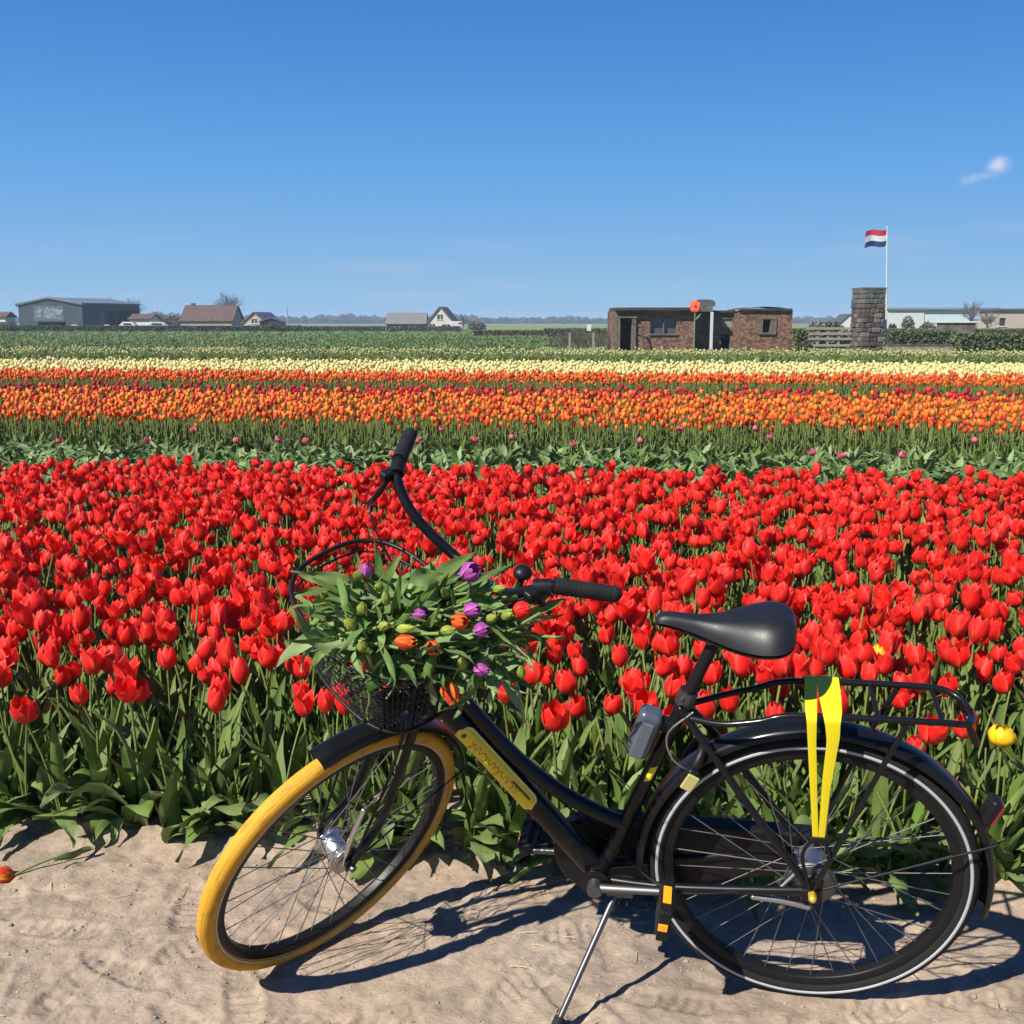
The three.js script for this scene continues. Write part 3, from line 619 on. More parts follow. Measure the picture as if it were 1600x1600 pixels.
function petal({ R = 0.034, H = 0.068, W = 0.031, close = 0.35, phase = 0, lift = 0, pal = PAL.red, nu = 4, nv = 6, k = 0, tone = 1 }) {
  return grid(nu, nv, (uu, v) => {
    const s = uu * 2 - 1;
    let r = v < 0.48 ? Math.sin((v / 0.48) * Math.PI / 2) ** 0.72 : 1 - close * ((v - 0.48) / 0.52) ** 2;
    r = Math.max(0.1, r) * R;
    const hw = W * Math.pow(Math.sin(Math.PI * (0.09 + 0.875 * Math.pow(v, 0.92))), 0.75);
    const th = phase + (s * hw) / Math.max(r, 0.4 * R);
    const rad = r * (1 + 0.05 * s * s + 0.03 * Math.sin(v * 7 + k + s * 3)) + lift;
    const y = H * v - H * 0.1 * s * s * v + 0.0015 * Math.sin(s * 5 + k);
    return [Math.cos(th) * rad, y, Math.sin(th) * rad];
  }, (uu, v) => {
    const s = Math.abs(uu * 2 - 1), e = Math.max(sstep(0.7, 1, s), sstep(0.86, 1, v) * 0.8) * 0.8;
    const streak = 0.88 + 0.24 * vnoise(uu * 9 + k * 3, v * 1.5, 7 + k);
    let c = mixc(pal.body, pal.edge, e);
    c = mixc(c, pal.base, 1 - sstep(0.0, 0.2, v));
    return c.map((q) => clamp(q * streak * tone));
  });
}
function headPetals(o = {}) {
  const out = [], a0 = rr(0, 6);
  for (let i = 0; i < 6; i++) {
    const inner = i < 3;
    const wild = rnd() < (o.wild ?? 0.12);
    out.push(petal({ ...o, R: (o.R ?? 0.034) * (inner ? 0.9 : 1), close: (o.close ?? 0.35) + rr(-0.08, 0.08) + (inner ? 0.05 : wild ? -0.5 : 0), H: (o.H ?? 0.068) * (inner ? 1 : rr(0.94, 1.02)) * (wild ? 0.93 : 1), phase: a0 + (i % 3) * 2.094 + (inner ? 1.047 : 0) + rr(-0.08, 0.08), k: i + rr(0, 5), tone: rr(0.82, 1.1) }));
  }
  return out;
}
function paint(g, c, var_ = 0.1, tip) {
  const n = g.attributes.position.count, col = new Float32Array(n * 3), uv = g.attributes.uv;
  for (let i = 0; i < n; i++) {
    const u = uv ? uv.getX(i) : 0, v = uv ? uv.getY(i) : 0, k = 1 + var_ * 2 * (vnoise(u * 6 + 3, v * 5, 11) - 0.5);
    const cc = tip ? mixc(c, tip, sstep(0.75, 1, v) * 0.6) : c;
    for (let m = 0; m < 3; m++) col[i * 3 + m] = cc[m] * k;
  }
  g.setAttribute('color', new THREE.BufferAttribute(col, 3));
  return g;
}
function leafBlade({ L = 0.28, W = 0.045, a0 = 1.35, bend = 0.9, curlPow = 1.6, fold = 0.5, az = 0, twist = 0, wave = 0.006, x = 0, z = 0, y0 = 0, nu = 4, nv = 9, color = [0.095, 0.155, 0.04], floor = 0.012 }) {
  // the midrib: a curve in an upright plane that leaves the ground at angle a0 and bends over by bend radians
  const spine = [[0.006, 0]]; const N = nv;
  const angs = [];
  for (let i = 0; i < N; i++) {
    const s = (i + 0.5) / N, a = a0 - bend * Math.pow(s, curlPow);
    const p = spine[i];
    let ny = p[1] + (Math.sin(a) * L) / N, nx = p[0] + (Math.cos(a) * L) / N;
    if (ny + y0 < floor && a < 0) { ny = floor - y0 + 0.004 * Math.sin(i * 1.7); nx = p[0] + L / N; }
    spine.push([nx, ny]);
  }
  for (let i = 0; i <= N; i++) { const p = spine[Math.max(0, i - 1)], q = spine[Math.min(N, i + 1)]; angs.push(Math.atan2(q[1] - p[1], q[0] - p[0])); }
  const ca = Math.cos(az), sa = Math.sin(az), ph = rr(0, 6);
  return paint(grid(nu, nv, (uu, v) => {
    const s = uu * 2 - 1, i = Math.round(v * N), p = spine[i], a = angs[i];
    const hw = W * 0.5 * Math.pow(Math.sin(Math.PI * (0.1 + 0.895 * Math.pow(v, 0.8))), 0.85);
    const up = fold * (1 - 0.75 * v) * Math.abs(s) * hw + wave * Math.sin(v * 9 + ph + s * 1.2) * s;
    const tw = twist * v, ct = Math.cos(tw), st = Math.sin(tw);
    const side = s * hw * ct - up * st, nrm = s * hw * st + up * ct;
    const rx = p[0] - Math.sin(a) * nrm, ry = Math.max(p[1] + Math.cos(a) * nrm + y0, floor * 0.5);
    return [x + rx * ca - side * sa, ry, z + rx * sa + side * ca];
  }), color, 0.16, [color[0] * 1.25, color[1] * 1.1, color[2] * 1.1]);
}
function stemGeo(h, lx, lz, r = 0.0038, rad = 6, seg = 6, color = [0.19, 0.235, 0.06]) {
  const c = new THREE.CatmullRomCurve3([V(0, 0, 0), V(lx * 0.2, h * 0.35, lz * 0.2), V(lx * 0.55, h * 0.7, lz * 0.55), V(lx, h, lz)]);
  return paint(new THREE.TubeGeometry(c, seg, r, rad), color, 0.1);
}
const LEAF = [[0.1, 0.165, 0.03], [0.12, 0.185, 0.035], [0.085, 0.145, 0.03], [0.14, 0.2, 0.05], [0.16, 0.215, 0.075]];
function foliage(edge, h = 0.4) {
  const out = [], n = edge ? 5 : 4, a = rr(0, 6.3);
  for (let i = 0; i < n; i++) {
    const flop = edge && i < 2;
    out.push(leafBlade(flop
      ? { L: rr(0.2, 0.33), W: rr(0.055, 0.095), a0: rr(0.7, 1.4), bend: rr(0.8, 2.2), curlPow: rr(0.8, 1.8), fold: 0.28, az: 1.57 + rr(-1.5, 1.5), twist: rr(-1, 1), wave: 0.014, color: pick([[0.15, 0.21, 0.06], [0.18, 0.24, 0.085], [0.12, 0.185, 0.04]]) }
      : { L: rr(0.22, 0.33) * h / 0.4, W: rr(0.03, 0.056), a0: rr(1.3, 1.52), bend: rr(0.15, 1.0), az: a + i * 2.2 + rr(-0.5, 0.5), twist: rr(-0.9, 0.9), y0: i * 0.02, color: pick(LEAF), nv: 7 }));
  }
  return out;
}
function tulipProto(pal, { edge = false, close, R, H, wild, h = rr(0.36, 0.43), tilt = 0.06 } = {}) {
  const lx = rr(-tilt, tilt), lz = rr(-tilt, tilt);
  return {
    h, lx, lz, stem: stemGeo(h, lx, lz), leaves: foliage(edge, h),
    petals: headPetals({ pal, R: R ?? rr(0.026, 0.035), H: H ?? rr(0.07, 0.094), W: rr(0.028, 0.036), close: close ?? (rnd() < 0.25 ? rr(-0.35, 0.0) : rr(0.05, 0.45)), wild }),
    tiltX: rr(-0.3, 0.3), tiltZ: rr(-0.3, 0.3),
  };
}
function placeHead(p) {
  const m = new THREE.Matrix4().makeRotationFromEuler(new THREE.Euler(p.tiltX + p.lz * 2, 0, p.tiltZ - p.lx * 2));
  m.setPosition(p.lx, p.h - 0.003, p.lz);
  return p.petals.map((g) => g.clone().applyMatrix4(m));
}
function buildTulip(p, name = 'tulip', pm = petalsMat) {
  const t = new THREE.Group();
  t.name = name;
  mesh('stem', p.stem, matGreen, t);
  for (const l of p.leaves) mesh('leaf', l, matGreen, t);
  const f = sub('flower', t);
  f.position.set(p.lx, p.h - 0.003, p.lz);
  f.rotation.set(p.tiltX + p.lz * 2, 0, p.tiltZ - p.lx * 2);
  for (const g of p.petals) mesh('petal', g, pm, f);
  return t;
}
const half = (z) => (-z + 0.25) * 0.478 + 0.3;                     // half the width the picture shows at that depth, and a little more

// ---- the red bed
const redSpots = [];
{
  const step = 0.096;
  for (let t = 2.9; t < 7.85; t += step) for (let s = -6; s < 6; s += step) {
    const S = s + rr(-0.5, 0.5) * step * 1.05, T = t + rr(-0.5, 0.5) * step * 1.05;
    const p = field(S, T);
    if (Math.abs(p.x) > half(p.z) + 0.25) continue;
    let keep = 0.86 + 0.3 * (fbm(S * 1.6, T * 1.6, 41, 2) - 0.5) * 2;
    if (T < 3.14) keep *= 0.55;
    const lane = Math.abs(T - 5.35 + 0.05 * Math.sin(S * 2));
    if (lane < 0.13) keep *= 0.35;
    if (rnd() > keep) continue;
    redSpots.push({ p, T, S, d: Math.hypot(p.x, p.z) });
  }
}
redSpots.sort((a, b) => a.d - b.d);
const inView = (p) => Math.abs(p.x) < (-p.z + 0.25) * 0.478 + 0.06;
{
  const protos = [], edges = [];
  for (let i = 0; i < 22; i++) protos.push(buildTulip(tulipProto(PAL.red)));
  for (let i = 0; i < 14; i++) edges.push(buildTulip(tulipProto(PAL.red, { edge: true, h: rr(0.36, 0.43), tilt: 0.09 })));
  let n = 0;
  const rest = [], nearest = new Set();
  camera.updateMatrixWorld(true);
  for (const q of redSpots) {
    if (n < 300 && inView(q.p)) {
      const edge = q.T < 3.05, src = pick(edge ? edges : protos), c = src.clone();
      c.name = numbered('red_tulip');
      c.position.set(q.p.x, Math.max(0, sandHeight(q.p.x, q.p.z)) - 0.005, q.p.z);
      c.rotation.y = edge ? rr(-0.5, 0.5) - ROW : rr(0, 6.283);
      const k = rr(0.86, 1.08);
      c.scale.set(k, k * rr(0.9, 1.1), k);
      const head = V(q.p.x, 0.42, q.p.z).applyMatrix4(camera.matrixWorldInverse), hx = 800 - (FOCAL * head.x) / head.z;
      const place = hx < 310 ? 'left of the front wheel' : hx < 700 ? 'behind the basket and front wheel' : hx < 1010 ? 'behind the frame between basket and saddle' : hx < 1240 ? 'behind the saddle' : hx < 1500 ? 'behind the luggage rack' : 'right of the luggage rack';
      const first = !nearest.has(place);
      nearest.add(place);
      if (first) tag(c, 'nearest single red tulip ' + place, 'tulip');
      else tag(c, 'red tulip in the front rows ' + place, 'tulip', 'red tulips in the front rows ' + place);
      scene.add(c);
      n++;
    } else rest.push(q);
  }
  // everything farther back in the same bed
  const bed = new THREE.Group();
  bed.name = 'red_tulips';
  tag(bed, 'dense mass of red tulips filling the bed behind its front rows', 'tulip bed', null, 'stuff');
  const kinds = [];
  for (let i = 0; i < 20; i++) {
    const p = tulipProto(PAL.red, { edge: i > 16 });
    p.petals = headPetals({ pal: PAL.red, R: rr(0.028, 0.036), H: rr(0.072, 0.094), W: rr(0.029, 0.036), close: rnd() < 0.25 ? rr(-0.3, 0.0) : rr(0.05, 0.45), wild: 0.2, nu: 4, nv: 5 });
    kinds.push({ heads: merge(placeHead(p)), green: merge([p.stem, ...p.leaves]), at: [] });
  }
  for (const q of rest) pick(kinds).at.push(q);
  const m4 = new THREE.Matrix4(), e = new THREE.Euler();
  for (const k of kinds) {
    const ms = k.at.map((q) => {
      const sc = rr(0.86, 1.08), e2 = new THREE.Euler(0, rr(0, 6.283), 0);
      return new THREE.Matrix4().compose(V(q.p.x, 0, q.p.z), new THREE.Quaternion().setFromEuler(e2), V(sc, sc * rr(0.92, 1.1), sc));
    });
    instances('tulip_flowers', k.heads, petalsMat, ms, bed, 0.14);
    instances('tulip_leaves', k.green, matGreen, ms, bed, 0.2);
  }
  scene.add(bed);
}
function instances(name, geo, mat, ms, parent, vary = 0) {
  const im = shadows(new THREE.InstancedMesh(geo, mat, ms.length));
  im.name = name;
  const c = new THREE.Color();
  ms.forEach((m, i) => { im.setMatrixAt(i, m); if (vary) { const k = 1 + vary * (rnd() * 2 - 1.1); im.setColorAt(i, c.setRGB(k, k * rr(0.94, 1.06), k)); } });
  parent.add(im);
  return im;
}
{
  // leaves of unopened and picked plants crowd the foot of the front rows
  const low = new THREE.Group();
  low.name = 'tulip_leaves';
  tag(low, 'thick tangle of green tulip leaves at the foot of the front rows', 'tulip leaves', null, 'stuff');
  for (let i = 0; i < 8; i++) {
    const g = merge([...foliage(false, rr(0.26, 0.4)), ...foliage(false, 0.3).slice(0, 2), stemGeo(rr(0.25, 0.38), rr(-0.08, 0.08), rr(-0.06, 0.06))]), ms = [];
    for (let k = 0; k < 46; k++) { const p = field(rr(-2.6, 2.6), 2.84 + 1.9 * rnd() ** 1.5), sc = rr(0.7, 1.05); ms.push(new THREE.Matrix4().compose(p, new THREE.Quaternion().setFromEuler(new THREE.Euler(0, rr(0, 6.283), 0)), V(sc, sc, sc))); }
    instances('leaf_tufts', g, matGreen, ms, low, 0.2);
    const fl = merge(foliage(true, 0.36)), fs = [];
    for (let k = 0; k < 12; k++) { const p = field(rr(-2.2, 2.2), rr(2.8, 2.98)), sc = rr(0.75, 1.1); fs.push(new THREE.Matrix4().compose(p.setY(0.01), new THREE.Quaternion().setFromEuler(new THREE.Euler(0, rr(-0.7, 0.7), 0)), V(sc, sc, sc))); }
    instances('leaf_tufts', fl, matGreen, fs, low, 0.2);
  }
  scene.add(low);
}
// ---- single odd ones in and before the bed
function single(pal, S, T, label, o = {}) {
  const p = tulipProto(pal, { h: 0.41, close: 0.45, ...o });
  if (o.upright) { p.tiltX = p.tiltZ = 0; p.lx = p.lz = 0; p.stem = stemGeo(p.h, 0, 0); }
  const t = buildTulip(p, numbered('tulip'));
  t.position.copy(field(S, T));
  tag(t, label, 'tulip');
  scene.add(t);
  return t;
}

// ---- the farther rows: simpler plants, one mass per row
function farPlant(pal, { h = 0.42, leaves = 3, R = 0.026, H = 0.064, head = true, leafL = 0.26, leafW = 0.045, a0 = [1.2, 1.5], bend = [0.2, 1.1], cols = LEAF, lift = 0 } = {}) {
  const lx = rr(-0.05, 0.05), lz = rr(-0.05, 0.05), g = [];
  for (let i = 0; i < leaves; i++) g.push(leafBlade({ L: leafL * rr(0.8, 1.15), W: leafW * rr(0.75, 1.2), a0: rr(...a0), bend: rr(...bend), az: rr(0, 6.28), twist: rr(-0.8, 0.8), nu: 2, nv: 4, y0: lift, color: pick(cols) }));
  if (head) g.push(stemGeo(h, lx, lz, 0.0045, 4, 2));
  let heads = null;
  if (head) {
    const body = new THREE.SphereGeometry(1, 7, 6);
    const pos = body.attributes.position, col = [], tone = rr(0.85, 1.1), mixT = rr(0, 0.6);
    for (let i = 0; i < pos.count; i++) {
      const y = (pos.getY(i) + 1) / 2, x = pos.getX(i), z = pos.getZ(i), an = Math.atan2(z, x);
      const k = (y > 0.5 ? 1.25 - 0.5 * (y - 0.5) : 1) * (1 + 0.12 * Math.sin(an * 3)) * 0.95;
      pos.setXYZ(i, lx + x * R * k, h + H * y * (y > 0.6 ? 1 + 0.16 * Math.max(0, Math.sin(an * 3)) : 1), lz + z * R * k);
      col.push(...mixc(mixc(pal.body, pal.edge, mixT), pal.edge, Math.max(0, Math.sin(an * 3)) * 0.35).map((q) => clamp(q * tone)));
    }
    body.setAttribute('color', new THREE.Float32BufferAttribute(col, 3));
    body.computeVertexNormals();
    heads = body;
  }
  return { heads, green: merge(g) };
}
function flowerRow(name, label, pals, t0, t1, step, o = {}) {
  const bed = new THREE.Group();
  bed.name = numbered(name);
  tag(bed, label, o.category ?? 'tulip bed', null, 'stuff');
  const kinds = [];
  for (let i = 0; i < 16; i++) kinds.push({ ...farPlant(pals[i % pals.length], { ...o, h: (o.h ?? 0.42) * rr(0.88, 1.08), R: (o.R ?? 0.026) * rr(0.82, 1.2), H: (o.H ?? 0.064) * rr(0.85, 1.2) }), at: [] });
  for (let t = t0; t < t1; t += step) {
    const W = (t + 2) * 0.58 + 1;
    for (let s = -W - t * 0.12; s < W - t * 0.12; s += step) {
      const S = s + rr(-0.5, 0.5) * step, T = t + rr(-0.5, 0.5) * step, p = field(S, T);
      if (Math.abs(p.x) > half(p.z) + 0.4) continue;
      const patch = fbm(S * 0.9, T * 0.9, 57, 3), thin = fbm(S * 2.3 + 8, T * 2.3, 59, 2);
      if (!o.solid && thin < 0.3 && rnd() < 0.6) continue;
      if (rnd() > (o.keep ?? 0.9) * (o.patchy ? sstep(0.5 - o.patchy, 0.5 + o.patchy, patch) : 1)) continue;
      const sc = rr(0.85, 1.12);
      pick(kinds).at.push(new THREE.Matrix4().compose(p, new THREE.Quaternion().setFromEuler(new THREE.Euler(rr(-0.08, 0.08), rr(0, 6.283), rr(-0.08, 0.08))), V(sc, sc * rr(0.92, 1.06), sc)));
    }
  }
  for (const k of kinds) {
    if (!k.at.length) continue;
    if (k.heads) instances('tulip_flowers', k.heads, petalsMat, k.at, bed, o.vary ?? 0.15);
    instances('tulip_leaves', k.green, matGreen, k.at, bed, 0.22);
  }
  scene.add(bed);
}
const DEEP = [[0.075, 0.13, 0.025], [0.09, 0.15, 0.03], [0.065, 0.11, 0.025], [0.12, 0.17, 0.05]];
const PALE = [[0.17, 0.24, 0.09], [0.12, 0.185, 0.055], [0.2, 0.27, 0.115], [0.085, 0.145, 0.035]];
flowerRow('topped_tulip_plants', 'band of pale green flopped tulip leaves without flowers behind the red bed', [PAL.red], 8.1, 11.45, 0.14, { head: false, leaves: 5, leafL: 0.3, leafW: 0.075, a0: [0.9, 1.45], bend: [0.6, 2.0], cols: PALE, category: 'tulip leaves' });
flowerRow('orange_tulips', 'broad band of bright orange tulips behind the green leaf band', [PAL.orange, PAL.flame, PAL.scarlet, PAL.orange, PAL.flame, PAL.orange, PAL.amber, PAL.scarlet], 11.75, 15.5, 0.098, { h: 0.45, cols: DEEP, vary: 0.2 });
flowerRow('crimson_tulips', 'thin sparse band of dark red tulips just behind the nearer orange band', [PAL.crimson, PAL.red, PAL.crimson], 15.6, 17.0, 0.11, { h: 0.45, keep: 0.97, patchy: 0.35, cols: DEEP });
flowerRow('dark_tulip_leaves', 'narrow dark green band of tulip leaves between the two orange bands', [PAL.red], 17.2, 19.9, 0.17, { head: false, leaves: 4, leafL: 0.3, leafW: 0.05, category: 'tulip leaves' });
flowerRow('far_orange_tulips', 'second thinner band of orange tulips before the pale yellow band', [PAL.orange, PAL.flame, PAL.scarlet, PAL.orange], 20.1, 22.2, 0.105, { h: 0.43 });
flowerRow('pale_yellow_tulips', 'long pale yellow band of tulips across the middle distance', [PAL.cream], 22.3, 28.4, 0.12, { solid: true, keep: 1, H: 0.072, h: 0.42, leaves: 2, vary: 0.06, R: 0.035 });
flowerRow('green_tulip_leaves', 'green band of leaves behind the pale yellow tulips', [PAL.red], 28.8, 38.3, 0.3, { head: false, leaves: 5, leafL: 0.34, leafW: 0.09, category: 'tulip leaves' });
flowerRow('faded_yellow_tulips', 'sparse faded yellow band of tulips at the edge of the green field', [PAL.faded], 38.6, 43.6, 0.2, { h: 0.4, leaves: 3, leafW: 0.06, keep: 0.85, R: 0.042, H: 0.075, patchy: 0.3 });

// a few pink flowers left standing among the topped plants
{
  const spots = [[95, 688], [235, 690], [300, 672], [370, 690], [433, 688], [478, 690], [605, 710], [655, 690], [742, 688], [795, 685], [1002, 690], [1065, 668], [1205, 682], [1275, 708], [1408, 712], [1522, 690], [1310, 712], [1180, 662], [690, 668], [890, 694]];
  const proto = [0, 1, 2].map(() => buildTulip(tulipProto(PAL.pink, { h: 0.36, R: 0.036, H: 0.065 })));
  spots.forEach(([px, py], i) => {
    const D = clamp(1.14 / Math.tan(PITCH + Math.atan((py - 800) / FOCAL) ), 8.6, 11.6), p = at(px, py, D);
    const c = proto[i % 3].clone();
    c.name = numbered('pink_tulip');
    c.position.set(p.x, 0, p.z); c.rotation.y = rr(0, 6.28);
    const xs = spots.map((q) => q[0]);
    if (px === Math.min(...xs)) tag(c, 'leftmost of the lone pink tulips among the flopped green leaves', 'tulip');
    else if (px === Math.max(...xs)) tag(c, 'rightmost of the lone pink tulips among the flopped green leaves', 'tulip');
    else { const w = px < 590 ? 'left of the raised handlebar grip' : px < 1000 ? 'right of the raised handlebar grip' : 'below the bunker and tower'; tag(c, 'lone pink tulip among flopped green leaves, ' + w, 'tulip', 'pink tulips ' + w); }
    scene.add(c);
  });
}
{
  const y1 = at(1568, 1120, 2.83), y2 = at(1375, 1015, 3.35);
  single(PAL.yellow, fieldS(y1.x, y1.z), fieldT(y1.x, y1.z), 'bright yellow tulip standing clear at the right edge near the rear wheel', { R: 0.037, H: 0.066, h: 0.36, upright: true });
  single(PAL.yellow, fieldS(y2.x, y2.z), fieldT(y2.x, y2.z), 'yellow tulip half hidden among the red ones above the luggage rack', { R: 0.03, h: 0.41, upright: true });
  // one picked flower lying on the sand at the left edge
  const p = tulipProto(PAL.flame, { R: 0.026, H: 0.06, close: 0.3, h: 0.2 });
  p.leaves = [leafBlade({ L: 0.12, W: 0.025, a0: 1.2, bend: 0.5, az: 0.4, color: PALE[1] })];
  const t = buildTulip(p, 'fallen_tulip');
  const q = at(30, 1352, 2.78);
  t.position.set(q.x + 0.17, 0.03, q.z - 0.1);
  t.rotation.set(1.25, 0, 1.35);
  tag(t, 'orange and red tulip fallen over onto the sand at the left edge', 'tulip');
  scene.add(t);
}

// ---------------------------------------------------------------- the far green field
{
  const tex = noiseTexture(512, (u, v) => {
    const a = fbm(u * 14, v * 14, 71, 5), b = fbm(u * 3, v * 40, 73, 3);
    const k = 0.6 + 0.5 * a + 0.2 * (b - 0.5);
    return [k * 0.5, k * 0.6, k * 0.28];
  }, 1, true);
  const g = grid(1, 1, (u, v) => { const p = field(lerp(-900, 900, u), lerp(44.3, 1200, v)); return [p.x, 0.012, p.z]; });
  const uv = g.attributes.uv;
  for (let i = 0; i < 4; i++) uv.setXY(i, uv.getX(i) * 180, uv.getY(i) * 115);
  tag(mesh('field', g, new THREE.MeshStandardMaterial({ map: tex, roughness: 1, color: rgb(0.75, 0.75, 0.75) })), 'flat green crop field reaching to the far hedges', null, null, 'structure');
  const crop = new THREE.Group();
  crop.name = 'crop_leaves';
  tag(crop, 'low green crop growing all over the far field', 'crop', null, 'stuff');
  const kinds = [];
  for (let i = 0; i < 6; i++) {
    const gs = [];
    for (let k = 0; k < 16; k++) gs.push(leafBlade({ L: rr(0.18, 0.32), W: rr(0.06, 0.1), a0: rr(0.9, 1.5), bend: rr(0.1, 1), az: rr(0, 6.28), nu: 1, nv: 2, x: rr(-0.35, 0.35), z: rr(-0.35, 0.35), color: pick([[0.1, 0.165, 0.05], [0.12, 0.18, 0.06], [0.09, 0.14, 0.045], [0.15, 0.18, 0.08]]) }));
    kinds.push({ g: merge(gs), at: [] });
  }
  for (let t = 44.5; t < 190; t += 0.5 + (t - 44) * 0.02) {
    const W = (t + 4) * 0.56, step = 0.55 + (t - 44) * 0.016;
    for (let s = -W - t * 0.12; s < W - t * 0.12; s += step) {
      const p = field(s + rr(-0.3, 0.3), t + rr(-0.3, 0.3));
      if (Math.abs(p.x) > half(p.z) + 1 || (p.x > 1.5 && p.z < -50 && p.z > -66)) continue;
      const sc = rr(0.8, 1.1) * (1 + (t - 44) * 0.006);
      pick(kinds).at.push(new THREE.Matrix4().compose(p, new THREE.Quaternion().setFromEuler(new THREE.Euler(0, rr(0, 6.28), 0)), V(sc, rr(0.75, 1), sc)));
    }
  }
  for (const k of kinds) instances('crop_tufts', k.g, matGreen, k.at, crop, 0.25);
  scene.add(crop);
}
// ---------------------------------------------------------------- the bicycle
// u runs forward from the rear contact point, v up, w to the bicycle's left; the rear wheel touches the sand at the group's origin
const P = (u, v, w = 0) => V(-u, v, w);
const WB = 1.0931, RAD = 0.352, HEAD = THREE.MathUtils.degToRad(68.277);
const bike = thing('bicycle', 'black city bicycle with yellow front tyre leaning on its kickstand in the sand', 'bicycle', V(0.6642, 0, -2.2506));
bike.rotation.order = 'YXZ';
bike.rotation.set(THREE.MathUtils.degToRad(12.41), THREE.MathUtils.degToRad(-10.2987), THREE.MathUtils.degToRad(0.1264));
const PIV = P(1.0341, 0.3285, 0), AX = V(Math.cos(HEAD), Math.sin(HEAD), 0);
const STEER = new THREE.Quaternion().setFromAxisAngle(AX, THREE.MathUtils.degToRad(55.3937));
function steered(o) {                                             // turned to the left round the steering axis
  o.quaternion.premultiply(STEER);
  o.position.sub(PIV).applyQuaternion(STEER).add(PIV);
  return o;
}
const onAxis = (t) => PIV.clone().addScaledVector(AX, t);
bike.updateMatrixWorld(true);
const steeredWorld = (u, v, w) => bike.localToWorld(P(u, v, w).sub(PIV).applyQuaternion(STEER).add(PIV));

const paintNoise = noiseTexture(256, (u, v) => 0.35 + 0.3 * fbm(u * 12, v * 12, 91, 4) + (hash(u * 256, v * 256, 5) > 0.985 ? 0.25 : 0));
const B = {
  paint: phys([0.005, 0.005, 0.006], 0.75, { specularIntensity: 0.3, clearcoat: 0.3, clearcoatRoughness: 0.16, roughnessMap: paintNoise }),
  satin: phys([0.008, 0.008, 0.009], 0.8, { specularIntensity: 0.4, roughnessMap: paintNoise }),
  rubber: phys([0.011, 0.011, 0.011], 0.85, { specularIntensity: 0.5 }),
  grip: phys([0.011, 0.011, 0.012], 0.75, { specularIntensity: 0.5 }),
  saddle: phys([0.009, 0.0095, 0.011], 0.95, { specularIntensity: 0.75, roughnessMap: paintNoise }),
  chrome: std([0.66, 0.65, 0.63], 0.33, { metalness: 1 }),
  alu: std([0.42, 0.42, 0.43], 0.42, { metalness: 1 }),
  steel: std([0.15, 0.15, 0.155], 0.55, { metalness: 1 }),
  darkmetal: std([0.12, 0.12, 0.125], 0.4, { metalness: 0.9 }),
  spoke: std([0.16, 0.155, 0.15], 0.6, { metalness: 0.8 }),
  yellow: std([0.58, 0.31, 0.012], 0.7),
  strap: phys([0.72, 0.58, 0.006], 0.5, { transmission: 0.12, thickness: 0 }),
  strip: std([0.36, 0.37, 0.39], 0.45),
  amber: phys([0.9, 0.3, 0.01], 0.2, { clearcoat: 0.5 }),
  red: phys([0.25, 0.006, 0.006], 0.15, { clearcoat: 0.6 }),
  lockbox: phys([0.05, 0.062, 0.085], 0.35, { clearcoat: 0.4, clearcoatRoughness: 0.2 }),
  sticker: std([0.5, 0.4, 0.03], 0.5),
  brass: std([0.75, 0.5, 0.06], 0.35, { metalness: 0.6 }),
};
{
  const tread = noiseTexture(256, (u, v) => {
    const a = Math.abs(((u * 2 + 0.4 * Math.abs(v - 0.5)) * 4) % 1 - 0.5) * 2, b = Math.abs((v * 6) % 1 - 0.5) * 2;
    return 0.75 - 0.5 * (a < 0.3 ? 1 : 0) * (Math.abs(v - 0.5) < 0.22 || v > 0.9 ? 1 : 0.4) - 0.2 * (b < 0.2 ? 1 : 0) + 0.15 * hash(u * 256, v * 256, 3);
  });
  tread.repeat.set(1, 1);
  const t2 = tread.clone(); t2.repeat.set(40, 1); t2.needsUpdate = true;
  B.yellow.bumpMap = t2; B.yellow.bumpScale = 0.0015;
  B.rubber.bumpMap = t2; B.rubber.bumpScale = 0.0015;
  const dirt = noiseTexture(512, (u, v) => {
    const n = fbm(u * 60, v * 14, 93, 4), d = sstep(0.52, 0.75, n) * 0.35;
    return mixc([0.95, 0.93, 0.9], [0.62, 0.5, 0.36], d);
  }, 1, true);
  B.yellow.map = dirt;
}
const ringGeo = (R, r, sz = 1, seg = 96, rad = 14) => new THREE.TorusGeometry(R, r, rad, seg).scale(1, 1, sz);
function lathe(profile, seg = 72) {                               // profile points [radius, w] turned round the axle
  return new THREE.LatheGeometry(profile.map(([r, w]) => new THREE.Vector2(r, w)), seg).rotateX(Math.PI / 2);
}
function disc(r, w0, w1, seg = 32) { return lathe([[0.0001, w0], [r, w0], [r, w1], [0.0001, w1]], seg); }
